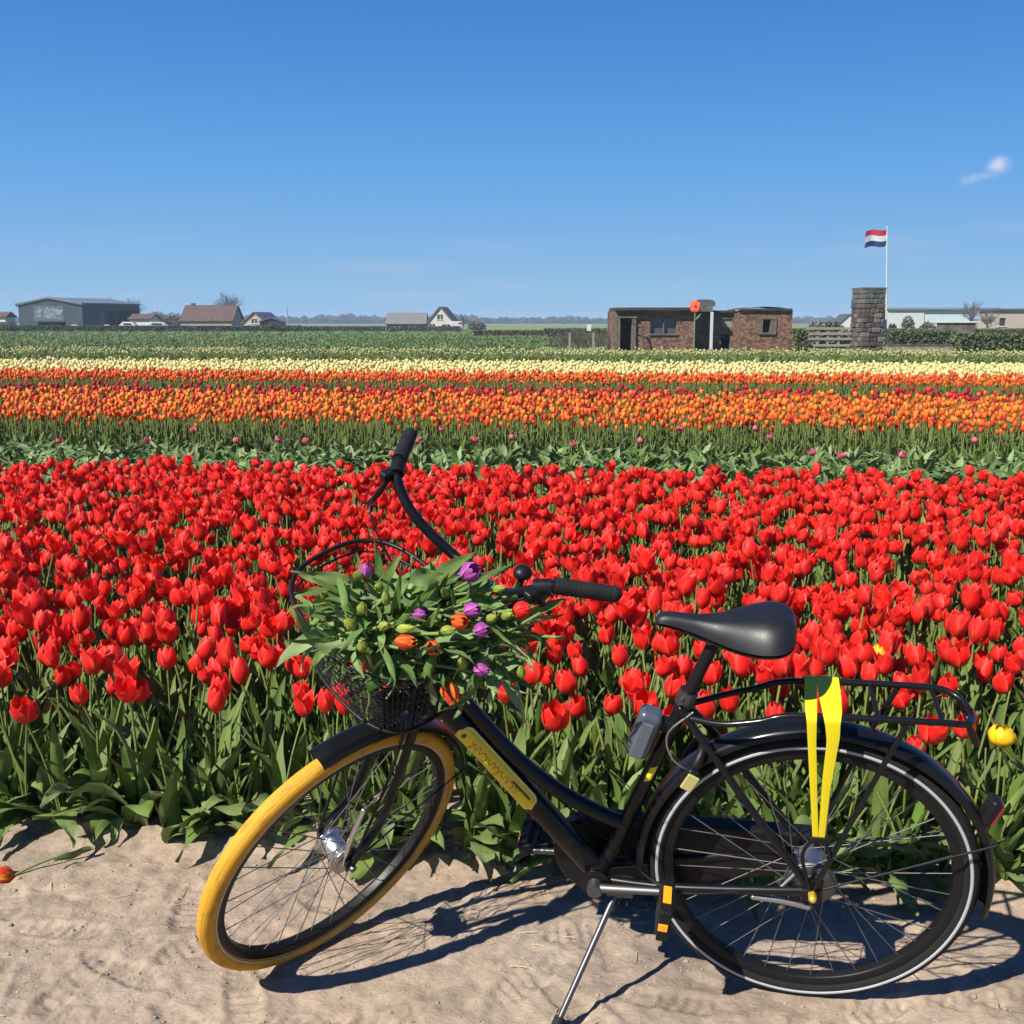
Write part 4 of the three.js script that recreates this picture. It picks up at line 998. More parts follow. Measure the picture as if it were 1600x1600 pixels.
function makeWheel(name, tyreMat, front) {
  const g = sub(name, bike);
  mesh('tyre', ringGeo(0.3305, 0.0215, 1.02, 120, 16), tyreMat, g);
  const st = [];
  for (const s of [-1, 1]) st.push(new THREE.TorusGeometry(front ? 0.3185 : 0.3302, front ? 0.0018 : 0.0036, 8, 120).scale(1, 1, 0.35).translate(0, 0, s * (front ? 0.0185 : 0.0214)));
  mesh('reflective_strip', st, B.strip, g);
  mesh('rim', lathe([[0.294, -0.008], [0.297, -0.0135], [0.312, -0.0145], [0.316, -0.013], [0.316, 0.013], [0.312, 0.0145], [0.297, 0.0135], [0.294, 0.008], [0.294, -0.008]], 120), B.satin, g);
  const N = 36, fl = front ? 0.036 : 0.034, spoke = new THREE.CylinderGeometry(0.0013, 0.0013, 1, 5, 1).translate(0, 0.5, 0);
  for (let i = 0; i < N; i++) {
    const side = i % 2 ? 1 : -1, k = Math.floor(i / 2), dir = k % 2 ? 1 : -1, aRim = (i / N) * Math.PI * 2 + 0.07, aHub = aRim + dir * 1.15;
    const h = V(Math.cos(aHub) * fl, Math.sin(aHub) * fl, side * (front ? 0.027 : 0.03)), r = V(Math.cos(aRim) * 0.296, Math.sin(aRim) * 0.296, side * 0.003);
    const d = r.clone().sub(h), m = mesh('spoke', spoke, B.spoke, g);
    m.position.copy(h); m.scale.set(1, d.length(), 1);
    m.quaternion.setFromUnitVectors(V(0, 1, 0), d.normalize());
  }
  // valve
  mesh('valve', bar(V(0.02, 0.289, 0), V(0.018, 0.25, 0), 0.003), B.steel, g);
  if (front) {
    mesh('hub', [lathe([[0.012, -0.042], [0.022, -0.036], [0.04, -0.03], [0.04, -0.026], [0.027, -0.02], [0.027, 0.02], [0.04, 0.026], [0.04, 0.03], [0.022, 0.036], [0.012, 0.042]], 32), bar(V(0, 0, -0.066), V(0, 0, 0.066), 0.0055)], B.chrome, g);
    mesh('brake_drum', [disc(0.036, 0.03, 0.043), disc(0.028, 0.043, 0.047)], B.alu, g);
    mesh('axle_nut', [new THREE.CylinderGeometry(0.009, 0.009, 0.012, 6).rotateX(Math.PI / 2).translate(0, 0, 0.066), new THREE.CylinderGeometry(0.009, 0.009, 0.012, 6).rotateX(Math.PI / 2).translate(0, 0, -0.066)], B.steel, g);
  } else {
    mesh('hub', [lathe([[0.015, -0.046], [0.036, -0.04], [0.04, -0.032], [0.034, -0.028], [0.034, 0.028], [0.04, 0.032], [0.036, 0.038], [0.015, 0.044]], 36), bar(V(0, 0, -0.08), V(0, 0, 0.085), 0.005)], B.alu, g);
    mesh('brake_drum', [disc(0.048, 0.036, 0.05), lathe([[0.05, 0.038], [0.056, 0.041], [0.05, 0.044]], 36), disc(0.03, 0.05, 0.056)], B.steel, g);
    mesh('axle_nut', [new THREE.CylinderGeometry(0.0095, 0.0095, 0.014, 6).rotateX(Math.PI / 2).translate(0, 0, 0.082), new THREE.SphereGeometry(0.0085, 12, 8).translate(0, 0, 0.09)], B.brass, g);
  }
  return g;
}
const rearWheel = makeWheel('rear_wheel', B.rubber, false);
rearWheel.position.copy(P(0, RAD, 0));
const frontWheel = makeWheel('front_wheel', B.yellow, true);
frontWheel.position.copy(P(WB, RAD, 0));
frontWheel.rotation.z = 0.5;
steered(frontWheel);

// mudguards: pressed sheet with a rolled edge
function fenderGeo(R, width, a0, a1, n = 64) {
  const prof = [];
  for (let k = 0; k <= 12; k++) { const c = (k / 12) * 2 - 1; prof.push([R + 0.004 - 0.017 * c * c * (0.4 + 0.6 * c * c), (width / 2) * Math.sin(c * 1.35) / Math.sin(1.35)]); }
  for (let k = 12; k >= 0; k--) { const c = (k / 12) * 2 - 1; prof.push([R + 0.002 - 0.0175 * c * c * (0.4 + 0.6 * c * c), ((width / 2) * Math.sin(c * 1.35) / Math.sin(1.35)) * 0.96]); }
  prof.push(prof[0]);
  return grid(prof.length - 1, n, (u, v) => {
    const [r, w] = prof[Math.round(u * (prof.length - 1))], a = lerp(a0, a1, v);
    return [-Math.cos(a) * r, Math.sin(a) * r, w];
  });
}
const deg = THREE.MathUtils.degToRad;
const rearFender = mesh('rear_fender', fenderGeo(0.374, 0.062, deg(-8), deg(190)), B.paint, bike);
rearFender.position.copy(P(0, RAD, 0));
mesh('reflector_strip', grid(4, 10, (u, v) => { const a = deg(lerp(138.5, 147.5, v)), w = lerp(-0.012, 0.004, u); return [-Math.cos(a) * 0.3795, Math.sin(a) * 0.3795, w]; }), B.sticker, rearFender);
const frontFender = mesh('front_fender', fenderGeo(0.374, 0.06, deg(86), deg(176)), B.paint, bike);
frontFender.position.copy(P(WB, RAD, 0));
steered(frontFender);

// frame
mesh('head_tube', [bar(onAxis(0.45), onAxis(0.63), 0.0185), bar(onAxis(0.445), onAxis(0.465), 0.0225), bar(onAxis(0.615), onAxis(0.635), 0.0225)], B.paint, bike);
const downTube = mesh('down_tube', tube([P(0.835, 0.765), P(0.742, 0.65), P(0.612, 0.488), P(0.5, 0.345), P(0.465, 0.3)], 0.027, 40, 18, 0.3), B.paint, bike);
mesh('top_tube', tube([P(0.815, 0.825), P(0.755, 0.735), P(0.639, 0.59), P(0.539, 0.506), P(0.44, 0.452), P(0.405, 0.44)], 0.0175, 40, 14), B.paint, bike);
mesh('seat_tube', bar(P(0.455, 0.3), P(0.272, 0.775), 0.0165), B.paint, bike);
mesh('bottom_bracket', [disc(0.028, -0.04, 0.04).translate(-0.465, 0.3, 0), disc(0.034, 0.038, 0.046).translate(-0.465, 0.3, 0)], B.paint, bike);
for (const s of [-1, 1]) {
  mesh('chain_stay', tube([P(0.45, 0.298, s * 0.025), P(0.3, 0.31, s * 0.045), P(0.1, 0.338, s * 0.06), P(0, RAD, s * 0.064)], 0.0105, 24, 10), B.paint, bike);
  mesh('seat_stay', tube([P(0.285, 0.755, s * 0.02), P(0.21, 0.655, s * 0.045), P(0.1, 0.495, s * 0.06), P(0, RAD, s * 0.064)], 0.0085, 24, 10), B.paint, bike);
  mesh('dropout', new RoundedBoxGeometry(0.045, 0.06, 0.008, 2, 0.003).translate(0, RAD + 0.002, s * 0.066), B.paint, bike);
}
mesh('seat_clamp', [bar(P(0.28, 0.757), P(0.268, 0.788), 0.02), bar(P(0.285, 0.775, -0.02), P(0.285, 0.775, 0.028), 0.006)], B.darkmetal, bike);
mesh('seat_post', [bar(P(0.275, 0.77), P(0.214, 0.925), 0.0135)], B.satin, bike);
// name plate on the down tube: a rounded yellow strip that follows the tube, with brown handwriting
{
  const c = document.createElement('canvas'); c.width = 1024; c.height = 160;
  const g = c.getContext('2d');
  g.fillStyle = '#d9bd1f'; g.fillRect(0, 0, 1024, 160);
  g.strokeStyle = '#e8dc7a'; g.lineWidth = 14; g.strokeRect(6, 6, 1012, 148);
  g.fillStyle = '#2a1c08'; g.beginPath(); g.arc(70, 84, 20, 0, 7); g.fill();
  g.strokeStyle = '#a06c16'; g.lineCap = 'round'; g.lineJoin = 'round';
  // flowing script, too worn in the photograph to be read
  let x = 170;
  const hs = [60, 34, 26, 52, 30, 24, 58, 28, 34, 22, 40];
  g.lineWidth = 8; g.beginPath(); g.moveTo(x, 104);
  hs.forEach((h, i) => { const w = 40 + ((i * 7) % 5) * 10, q = i % 3; if (q === 0) { g.bezierCurveTo(x + w * 0.7, 100, x + w * 0.8, 92 - h, x + w * 0.5, 90 - h); g.bezierCurveTo(x + w * 0.25, 92 - h, x + w * 0.4, 112, x + w, 104); } else if (q === 1) { g.bezierCurveTo(x + w * 0.1, 104 - h, x + w * 0.75, 100 - h, x + w * 0.62, 92); g.bezierCurveTo(x + w * 0.5, 116, x + w * 0.8, 112, x + w, 104); } else { g.quadraticCurveTo(x + w * 0.3, 70, x + w * 0.38, 104 - h); g.quadraticCurveTo(x + w * 0.42, 118, x + w, 104); } x += w; });
  g.stroke();
  g.lineWidth = 15; g.beginPath(); g.moveTo(700, 116); g.lineTo(930, 116); g.strokeStyle = '#4a3208'; g.stroke();
  const t = new THREE.CanvasTexture(c); t.colorSpace = THREE.SRGBColorSpace; t.magFilter = THREE.LinearFilter;
  const m = std([1, 1, 1], 0.45, { map: t });
  const A = P(0.76, 0.672), Z = P(0.605, 0.478), ax = Z.clone().sub(A), L = ax.length(), dir = ax.clone().normalize(), out = V(0, 0, 1), side = new THREE.Vector3().crossVectors(dir, out).normalize();
  const label = grid(10, 40, (u, v) => {
    const e = Math.min(v, 1 - v) * L, hw = e < 0.022 ? Math.sqrt(Math.max(0, 1 - ((0.022 - e) / 0.022) ** 2)) : 1;
    const ang = deg(4) + (u * 2 - 1) * deg(60) * hw, sag = -0.004 * Math.sin(v * Math.PI) ;
    const p = A.clone().addScaledVector(dir, v * L).addScaledVector(out, Math.cos(ang) * 0.0282).addScaledVector(side, Math.sin(ang) * 0.0282);
    return [p.x, p.y, p.z];
  });
  const uv = label.attributes.uv;
  for (let i = 0; i < uv.count; i++) uv.setXY(i, uv.getY(i), uv.getX(i));
  const lm = mesh('name_plate', label, m, downTube);
  tag(lm, 'yellow strip with worn brown script');
}
// chain case and cranks
{
  const a = P(0.465, 0.3), b = P(0, RAD), R1 = 0.1, R2 = 0.046;
  const pts = [];
  for (let k = 0; k <= 20; k++) { const q = deg(83 + (k / 20) * 180); pts.push(new THREE.Vector2(a.x + Math.cos(q) * R1, a.y + Math.sin(q) * R1)); }
  for (let k = 0; k <= 20; k++) { const q = deg(-97 + (k / 20) * 180); pts.push(new THREE.Vector2(b.x + Math.cos(q) * R2, b.y + Math.sin(q) * R2)); }
  const s2 = new THREE.Shape(pts);
  const g = new THREE.ExtrudeGeometry(s2, { depth: 0.03, bevelEnabled: true, bevelSize: 0.008, bevelThickness: 0.006, bevelSegments: 3 }).translate(0, 0, -0.085);
  mesh('chain_case', g, B.satin, bike);
}
const CR = deg(172);                                              // the left crank points back
const crankEnd = (s) => P(0.465 + s * Math.cos(CR) * 0.16, 0.3 + s * Math.sin(CR) * 0.16, s * 0.075);
for (const s of [1, -1]) {
  const base = P(0.465, 0.3, s * 0.058), e = crankEnd(s);
  mesh('crank', [bar(base, e, 0.0105, 0.008), bar(P(0.465, 0.3, s * 0.046), P(0.465, 0.3, s * 0.072), 0.017)], s > 0 ? B.steel : B.darkmetal, bike);
  const p = sub('pedal', bike);
  p.position.copy(e); p.rotation.z = s > 0 ? 1.45 : 0.2;
  const z = s * 0.055;
  mesh('pedal_body', [box(0.012, 0.026, 0.1, -0.034, 0, z, 0.003), box(0.012, 0.026, 0.1, 0.034, 0, z, 0.003), box(0.075, 0.024, 0.01, 0, 0, z - 0.045, 0.003), box(0.078, 0.026, 0.01, 0, 0, z + 0.047, 0.003), bar(V(0, 0, 0), V(0, 0, s * 0.1), 0.009)], B.satin, p);
  for (const q of [-1, 1]) mesh('tread_rubber', box(0.024, 0.034, 0.082, q * 0.026, 0, z, 0.005), B.grip, p);
  mesh('reflector', [box(0.004, 0.018, 0.05, 0.042, 0.0, z, 0.0015), box(0.004, 0.018, 0.05, -0.042, 0.0, z, 0.0015), box(0.018, 0.02, 0.004, 0, 0.002, z + s * 0.0535, 0.0015)], B.amber, p);
}
// kickstand, reaching from the bottom bracket down to the sand on the near side
bike.updateMatrixWorld(true);
{
  const foot = bike.worldToLocal(V(0.092, 0.006, -2.105)), top = P(0.42, 0.27, 0.035);
  const k = sub('kickstand', bike);
  mesh('stand_leg', [bar(top, foot, 0.0075, 0.0065, 12)], B.darkmetal, k);
  mesh('stand_mount', [box(0.06, 0.026, 0.05, -0.41, 0.278, 0.02, 0.006)], B.darkmetal, k);
  const d = foot.clone().sub(top).normalize();
  mesh('rubber_foot', bar(foot.clone().addScaledVector(d, -0.03), foot.clone().addScaledVector(d, 0.004), 0.0115, 0.0125, 12), B.grip, k);
}
// saddle: a loft along its length
{
  const st = [[0.338, 0.957, 0.006, 0.01, 0.006], [0.334, 0.962, 0.016, 0.016, 0.014], [0.318, 0.968, 0.021, 0.02, 0.022], [0.285, 0.967, 0.024, 0.02, 0.03], [0.25, 0.965, 0.03, 0.02, 0.04], [0.215, 0.966, 0.045, 0.02, 0.05], [0.18, 0.972, 0.066, 0.022, 0.06], [0.145, 0.98, 0.084, 0.024, 0.068], [0.115, 0.985, 0.092, 0.024, 0.07], [0.09, 0.983, 0.088, 0.024, 0.064], [0.072, 0.976, 0.07, 0.02, 0.05], [0.064, 0.966, 0.04, 0.014, 0.03], [0.062, 0.958, 0.008, 0.006, 0.01]];
  const n = 32, N = 48;
  const sample = (v) => { const q = v * (st.length - 1), i = Math.min(st.length - 2, Math.floor(q)), f = q - i, a = st[Math.max(0, i - 1)], b = st[i], c = st[i + 1], d = st[Math.min(st.length - 1, i + 2)]; return b.map((_, k) => 0.5 * (2 * b[k] + (c[k] - a[k]) * f + (2 * a[k] - 5 * b[k] + 4 * c[k] - d[k]) * f * f + (3 * b[k] - a[k] - 3 * c[k] + d[k]) * f * f * f)); };
  const geo = grid(n, N, (u, v) => {
    const [uu, top, hw, , drop] = sample(v), a = u * Math.PI * 2;
    const c = Math.cos(a), s = Math.sin(a);                       // s = 1 at the top
    const w = hw * Math.sign(c) * Math.pow(Math.abs(c), 0.62);
    const e = Math.pow(Math.abs(c), 2.2);
    const groove = -0.004 * Math.exp(-((w / 0.012) ** 2)) * sstep(0.15, 0.4, v) * (1 - sstep(0.8, 0.95, v));
    const y = s >= 0 ? top - drop * 0.75 * e + groove : lerp(top - drop * 0.75, top - drop, -s) - 0.004;
    return [-uu, y, w];
  });
  const sd = sub('saddle', bike);
  mesh('saddle_cover', geo, B.saddle, sd);
  mesh('saddle_rail', [tube([P(0.29, 0.945, -0.012), P(0.25, 0.922, -0.02), P(0.17, 0.922, -0.024), P(0.12, 0.945, -0.036)], 0.0035, 16, 8), tube([P(0.29, 0.945, 0.012), P(0.25, 0.922, 0.02), P(0.17, 0.922, 0.024), P(0.12, 0.945, 0.036)], 0.0035, 16, 8)], B.steel, sd);
  mesh('saddle_clamp', [box(0.045, 0.028, 0.055, -0.216, 0.925, 0, 0.006), bar(P(0.216, 0.925, -0.036), P(0.216, 0.925, 0.036), 0.007)], B.darkmetal, sd);
}
// luggage rack over the rear wheel
{
  const r = sub('luggage_rack', bike);
  for (const s of [-1, 1]) mesh('rack_rail', tube([P(0.262, 0.74, s * 0.03), P(0.2, 0.748, s * 0.055), P(0.13, 0.765, s * 0.064), P(0.05, 0.786, s * 0.066), P(-0.2, 0.79, s * 0.066), P(-0.262, 0.782, s * 0.055), P(-0.285, 0.772, s * 0.02), P(-0.287, 0.77, 0)], 0.0068, 48, 10), B.paint, r);
  for (const u of [0.03, -0.1, -0.22]) mesh('rack_cross_bar', bar(P(u, 0.787, -0.066), P(u, 0.787, 0.066), 0.005), B.paint, r);
  mesh('rack_lower_hoop', tube([P(-0.27, 0.78, -0.05), P(-0.292, 0.735, -0.05), P(-0.292, 0.722, 0), P(-0.292, 0.735, 0.05), P(-0.27, 0.78, 0.05)], 0.006, 32, 8), B.paint, r);
  for (const s of [-1, 1]) {
    mesh('rack_stay', [bar(P(-0.155, 0.785, s * 0.066), P(-0.14, 0.745, s * 0.068), 0.006), tube([P(-0.14, 0.748, s * 0.068), P(-0.1, 0.64, s * 0.072), P(-0.005, 0.37, s * 0.074)], 0.006, 16, 8)], B.paint, r);
    mesh('fender_stay', tube([P(-0.003, 0.355, s * 0.071), P(-0.2, 0.425, s * 0.05), P(-0.362, 0.482, s * 0.033)], 0.0026, 12, 6), B.satin, r);
  }
}
// two yellow luggage straps from the rack down to the axle
function strapGeo(pts, w0, w1, th = 0.003) {
  const c = new THREE.CatmullRomCurve3(pts.map((p) => p[0]), false, 'catmullrom', 0.25), n = 40;
  const pos = (u, v) => {
    const p = c.getPoint(v), t = c.getTangent(v), side = V(1, 0, 0).addScaledVector(t, -t.x).normalize(), nrm = new THREE.Vector3().crossVectors(side, t).normalize();
    const hw = lerp(w0, w1, clamp((v - 0.3) / 0.7) ** 0.9) / 2, corners = [[-1, -1], [1, -1], [1, 1], [-1, 1], [-1, -1]], k = corners[Math.round(u * 4)];
    return p.clone().addScaledVector(side, k[0] * hw).addScaledVector(nrm, k[1] * th / 2);
  };
  return prep(grid(4, n, (u, v) => { const q = pos(u, v); return [q.x, q.y, q.z]; }));
}
{
  const mk = (uTop, uTop2, du, wTop) => strapGeo([[P(uTop2 + 0.004, 0.786, -0.0755)], [P(uTop2, 0.7975, -0.068)], [P((uTop + uTop2) / 2, 0.796, 0)], [P(uTop, 0.7975, 0.066)], [P(uTop - 0.001, 0.782, 0.0775)], [P(uTop - 0.004, 0.74, 0.079)], [P((uTop + du) / 2, 0.64, 0.08)], [P(du, 0.505, 0.08)]], wTop, 0.0118);
  mesh('luggage_strap', mk(0.029, 0.02, 0.0032, 0.025), B.strap, bike);
  mesh('luggage_strap', mk(-0.011, -0.014, -0.0088, 0.044), B.strap, bike);
  mesh('strap_hook', [box(0.036, 0.016, 0.012, 0.003, 0.499, 0.08, 0.004), tube([P(0.012, 0.495, 0.08), P(0.026, 0.45, 0.078), P(0.006, 0.365, 0.076)], 0.004, 14, 8), tube([P(-0.016, 0.495, 0.08), P(-0.028, 0.45, 0.078), P(-0.004, 0.365, 0.076)], 0.004, 14, 8)], B.satin, bike);
}
// rear lamp, frame lock, box on the seat tube, brake arm, cables
{
  const l = sub('tail_lamp', bike);
  l.position.copy(P(-0.348, 0.545, 0)); l.rotation.z = deg(-22);
  mesh('lamp_body', new RoundedBoxGeometry(0.024, 0.066, 0.042, 3, 0.009), B.satin, l);
  mesh('lamp_lens', new RoundedBoxGeometry(0.01, 0.054, 0.037, 3, 0.0045).translate(0.012, 0, 0), B.red, l);
  const k = sub('frame_lock', bike);
  const pts = []; for (let q = -150; q <= 150; q += 12) pts.push(V(0, 0, 0).set(0, Math.sin(deg(q + 90)) * 0.05, Math.cos(deg(q + 90)) * 0.045));
  mesh('lock_ring', tube(pts, 0.0105, 48, 10), B.satin, k);
  mesh('lock_body', new RoundedBoxGeometry(0.028, 0.05, 0.028, 3, 0.01).translate(0, -0.01, 0.052), B.satin, k);
  mesh('lock_tag', new RoundedBoxGeometry(0.026, 0.04, 0.006, 3, 0.0028).translate(0.002, -0.012, 0.069), std([0.36, 0.33, 0.12], 0.55), k);
  k.position.copy(P(0.258, 0.62, 0)); k.rotation.z = deg(-28);
  const b = sub('key_box', bike);
  b.position.copy(P(0.352, 0.69, 0.01)); b.rotation.z = deg(-18);
  mesh('box_case', new RoundedBoxGeometry(0.05, 0.115, 0.05, 5, 0.014).translate(-0.008, 0, 0.006), B.lockbox, b);
  mesh('box_lid', new RoundedBoxGeometry(0.03, 0.09, 0.01, 4, 0.0048).translate(-0.01, -0.006, 0.033), std([0.075, 0.09, 0.115], 0.3), b);
  mesh('box_bracket', [box(0.05, 0.03, 0.026, 0.03, 0.03, 0, 0.006)], B.satin, b);
  mesh('seat_tube_sticker', grid(8, 4, (u, v) => { const a = (u * 2 - 1) * 0.9, p = P(0.352, 0.567).lerp(P(0.338, 0.604), v); return [p.x + Math.sin(a) * 0.0172 * 0.93, p.y + Math.sin(a) * 0.0066, Math.cos(a) * 0.0172]; }), std([0.6, 0.55, 0.02], 0.5), bike);
  mesh('brake_arm', [tube([P(0.004, 0.3, 0.056), P(0.06, 0.312, 0.058), P(0.12, 0.318, 0.06)], 0.007, 12, 8), tube([P(0.2, 0.322, 0.05), P(0.13, 0.338, 0.06), P(0.075, 0.342, 0.06), P(0.05, 0.365, 0.055), P(0.03, 0.39, 0.05)], 0.0042, 16, 8)], B.alu, bike);
  mesh('brake_cable', [tube([P(0.12, 0.334, 0.062), P(0.3, 0.325, 0.07), P(0.44, 0.36, -0.03), P(0.6, 0.51, -0.034), P(0.74, 0.68, -0.03), P(0.83, 0.83, -0.02)], 0.0026, 60, 6)], B.satin, bike);
  mesh('gear_cable', [tube([P(0.26, 0.755, 0.03), P(0.31, 0.7, 0.03), P(0.3, 0.64, 0.03), P(0.25, 0.6, 0.03)], 0.0025, 24, 6)], B.alu, bike);
}
// fork
{
  const f = sub('fork', bike);
  const crown = onAxis(0.43), e = (s) => P(WB, RAD, s * 0.056);
  mesh('fork_crown', [bar(onAxis(0.41), onAxis(0.46), 0.02), box(0.036, 0.03, 0.1, crown.x, crown.y - 0.006, 0, 0.01)], B.paint, f);
  for (const s of [-1, 1]) mesh('fork_leg', [tube([onAxis(0.425).add(V(0, 0, s * 0.04)), onAxis(0.28).add(V(0, 0, s * 0.047)), onAxis(0.12).add(V(-0.008, 0, s * 0.053)), e(s)], 0.0105, 24, 12), box(0.026, 0.034, 0.006, -WB, RAD + 0.004, s * 0.0575, 0.002)], B.paint, f);
  mesh('hub_brake_arm', [tube([P(WB + 0.012, RAD + 0.005, 0.046), P(WB - 0.02, RAD + 0.075, 0.04), P(WB - 0.055, RAD + 0.15, 0.042)], 0.006, 16, 8)], B.chrome, f);
  for (const s of [-1, 1]) mesh('fender_stay', tube([P(WB, RAD + 0.012, s * 0.062), P(WB - 0.2, RAD + 0.02, s * 0.045), P(WB - 0.362, RAD + 0.02, s * 0.031)], 0.0024, 10, 6), B.satin, f);
  steered(f);
}
// stem and handlebar
{
  const h = sub('handlebar', bike);
  mesh('stem', [bar(onAxis(0.62), onAxis(0.71), 0.0125), tube([onAxis(0.7), P(0.762, 1.0), P(0.735, 1.022), P(0.712, 1.026)], 0.0125, 20, 12), bar(P(0.712, 1.026, -0.026), P(0.712, 1.026, 0.026), 0.0185)], B.satin, h);
  const half_ = (s) => [P(0.712, 1.026, 0), P(0.715, 1.031, s * 0.05), P(0.733, 1.062, s * 0.105), P(0.746, 1.102, s * 0.16), P(0.74, 1.146, s * 0.21), P(0.715, 1.166, s * 0.238), P(0.672, 1.157, s * 0.276)];
  mesh('bar_tube', [tube(half_(1), 0.0112, 48, 14), tube(half_(-1), 0.0112, 48, 14)], B.paint, h);
  for (const s of [-1, 1]) {
    const a = P(0.712, 1.166, s * 0.24), z = P(0.624, 1.147, s * 0.316), gs = [];
    for (let k = 0; k < 14; k++) { const p = a.clone().lerp(z, k / 14), q = a.clone().lerp(z, (k + 0.82) / 14); gs.push(bar(p, q, 0.0164 - 0.0003 * Math.cos(k), 0.0164, 16)); }
    gs.push(bar(a, z, 0.0159, 0.0159, 16), new THREE.SphereGeometry(0.0163, 16, 10).translate(z.x, z.y, z.z));
    mesh('grip', gs, B.grip, h);
    const c = P(0.727, 1.162, s * 0.225);
    const lever = sub('brake_lever', h);
    mesh('lever_clamp', [bar(c.clone().add(V(0.012, 0, s * 0.012)), c.clone().add(V(-0.012, -0.004, s * -0.012)), 0.0165), box(0.04, 0.026, 0.022, c.x - 0.022, c.y - 0.008, c.z, 0.006)], B.satin, lever);
    mesh('lever_blade', tube(s < 0
      ? [c.clone().add(V(-0.02, -0.012, 0)), P(0.765, 1.135, s * 0.223), P(0.782, 1.115, s * 0.225), P(0.792, 1.088, s * 0.242)]
      : [c.clone().add(V(-0.02, -0.012, 0)), P(0.742, 1.14, s * 0.232), P(0.735, 1.125, s * 0.24), P(0.728, 1.112, s * 0.25)], 0.006, 20, 8), B.satin, lever);
  }
  const bell = sub('bell', h);
  mesh('bell_cap', [new THREE.SphereGeometry(0.019, 24, 12, 0, 6.3, 0, 1.75).scale(1, 0.75, 1).translate(-0.722, 1.148, 0.165), bar(P(0.722, 1.145, 0.165), P(0.742, 1.115, 0.175), 0.007)], B.satin, bell);
  mesh('control_cable', [tube([P(0.76, 1.15, -0.22), P(0.84, 1.14, -0.17), P(0.85, 1.06, -0.08), P(0.82, 0.95, -0.02), P(0.83, 0.84, 0.02)], 0.0026, 40, 6), tube([P(0.76, 1.15, 0.22), P(0.85, 1.11, 0.17), P(0.85, 1.02, 0.08), P(0.82, 0.93, 0.03), P(0.83, 0.84, 0.025)], 0.0026, 40, 6)], B.satin, h);
  steered(h);
}
// wire basket on the handlebar
const BK = { u: 0.925, w: -0.02, top: 1.035, bot: 0.835 };
{
  const k = sub('basket', bike);
  const oval = (a, v) => { const f = lerp(0.8, 1, (v - BK.bot) / (BK.top - BK.bot)), c = Math.cos(a), s = Math.sin(a), e = 0.72; return P(BK.u + Math.sign(c) * Math.abs(c) ** e * 0.142 * f, v + 0.0 * c, BK.w + Math.sign(s) * Math.abs(s) ** e * 0.2 * f); };
  const loop = (v, r) => { const pts = []; for (let i = 0; i < 48; i++) pts.push(oval((i / 48) * Math.PI * 2, v)); return new THREE.TubeGeometry(new THREE.CatmullRomCurve3(pts, true), 96, r, 8, true); };
  mesh('basket_rim', [loop(BK.top, 0.0048), loop(BK.top - 0.028, 0.0024)], B.satin, k);
  mesh('basket_foot_ring', [loop(BK.bot, 0.0042)], B.satin, k);
  const wires = [];
  for (let i = 0; i < 76; i++) { const a = (i / 76) * Math.PI * 2; wires.push(bar(oval(a, BK.bot), oval(a, BK.top), 0.0008, 0.0008, 4)); }
  for (let j = 1; j < 13; j++) wires.push(loop(lerp(BK.bot, BK.top - 0.028, j / 13), 0.0007));
  for (let i = -11; i <= 11; i++) { const x = i / 11.5, a = Math.acos(x); wires.push(bar(oval(a, BK.bot), oval(-a, BK.bot), 0.0011, 0.0011, 4)); }
  for (let i = -7; i <= 7; i++) { const x = i / 7.5, a = Math.asin(x); wires.push(bar(oval(a, BK.bot), oval(Math.PI - a, BK.bot), 0.0011, 0.0011, 4)); }
  tag(mesh('basket_wire', wires, B.satin, k), null, null, null, 'stuff');
  mesh('basket_bracket', [tube([P(0.83, 0.775, -0.05), P(0.9, 0.782, -0.05), P(1.0, 0.785, -0.05)], 0.006, 12, 8), tube([P(0.83, 0.775, 0.05), P(0.9, 0.782, 0.05), P(1.0, 0.785, 0.05)], 0.006, 12, 8), box(0.03, 0.1, 0.12, -0.835, 0.79, 0, 0.008), box(0.008, 0.19, 0.2, -0.798, 0.9, 0, 0.003), tube([P(0.9, 0.783, 0.05), P(0.99, 0.6, 0.07), P(WB, RAD + 0.01, 0.064)], 0.0035, 16, 8), tube([P(0.9, 0.783, -0.05), P(0.99, 0.6, -0.07), P(WB, RAD + 0.01, -0.064)], 0.0035, 16, 8)], B.satin, k);
  const lamp = mesh('headlamp', [new THREE.CylinderGeometry(0.036, 0.028, 0.07, 24).rotateZ(Math.PI / 2).translate(-0.93, 0.755, 0.0), box(0.04, 0.05, 0.03, -0.9, 0.735, 0, 0.006)], B.satin, k);
  steered(k);
}

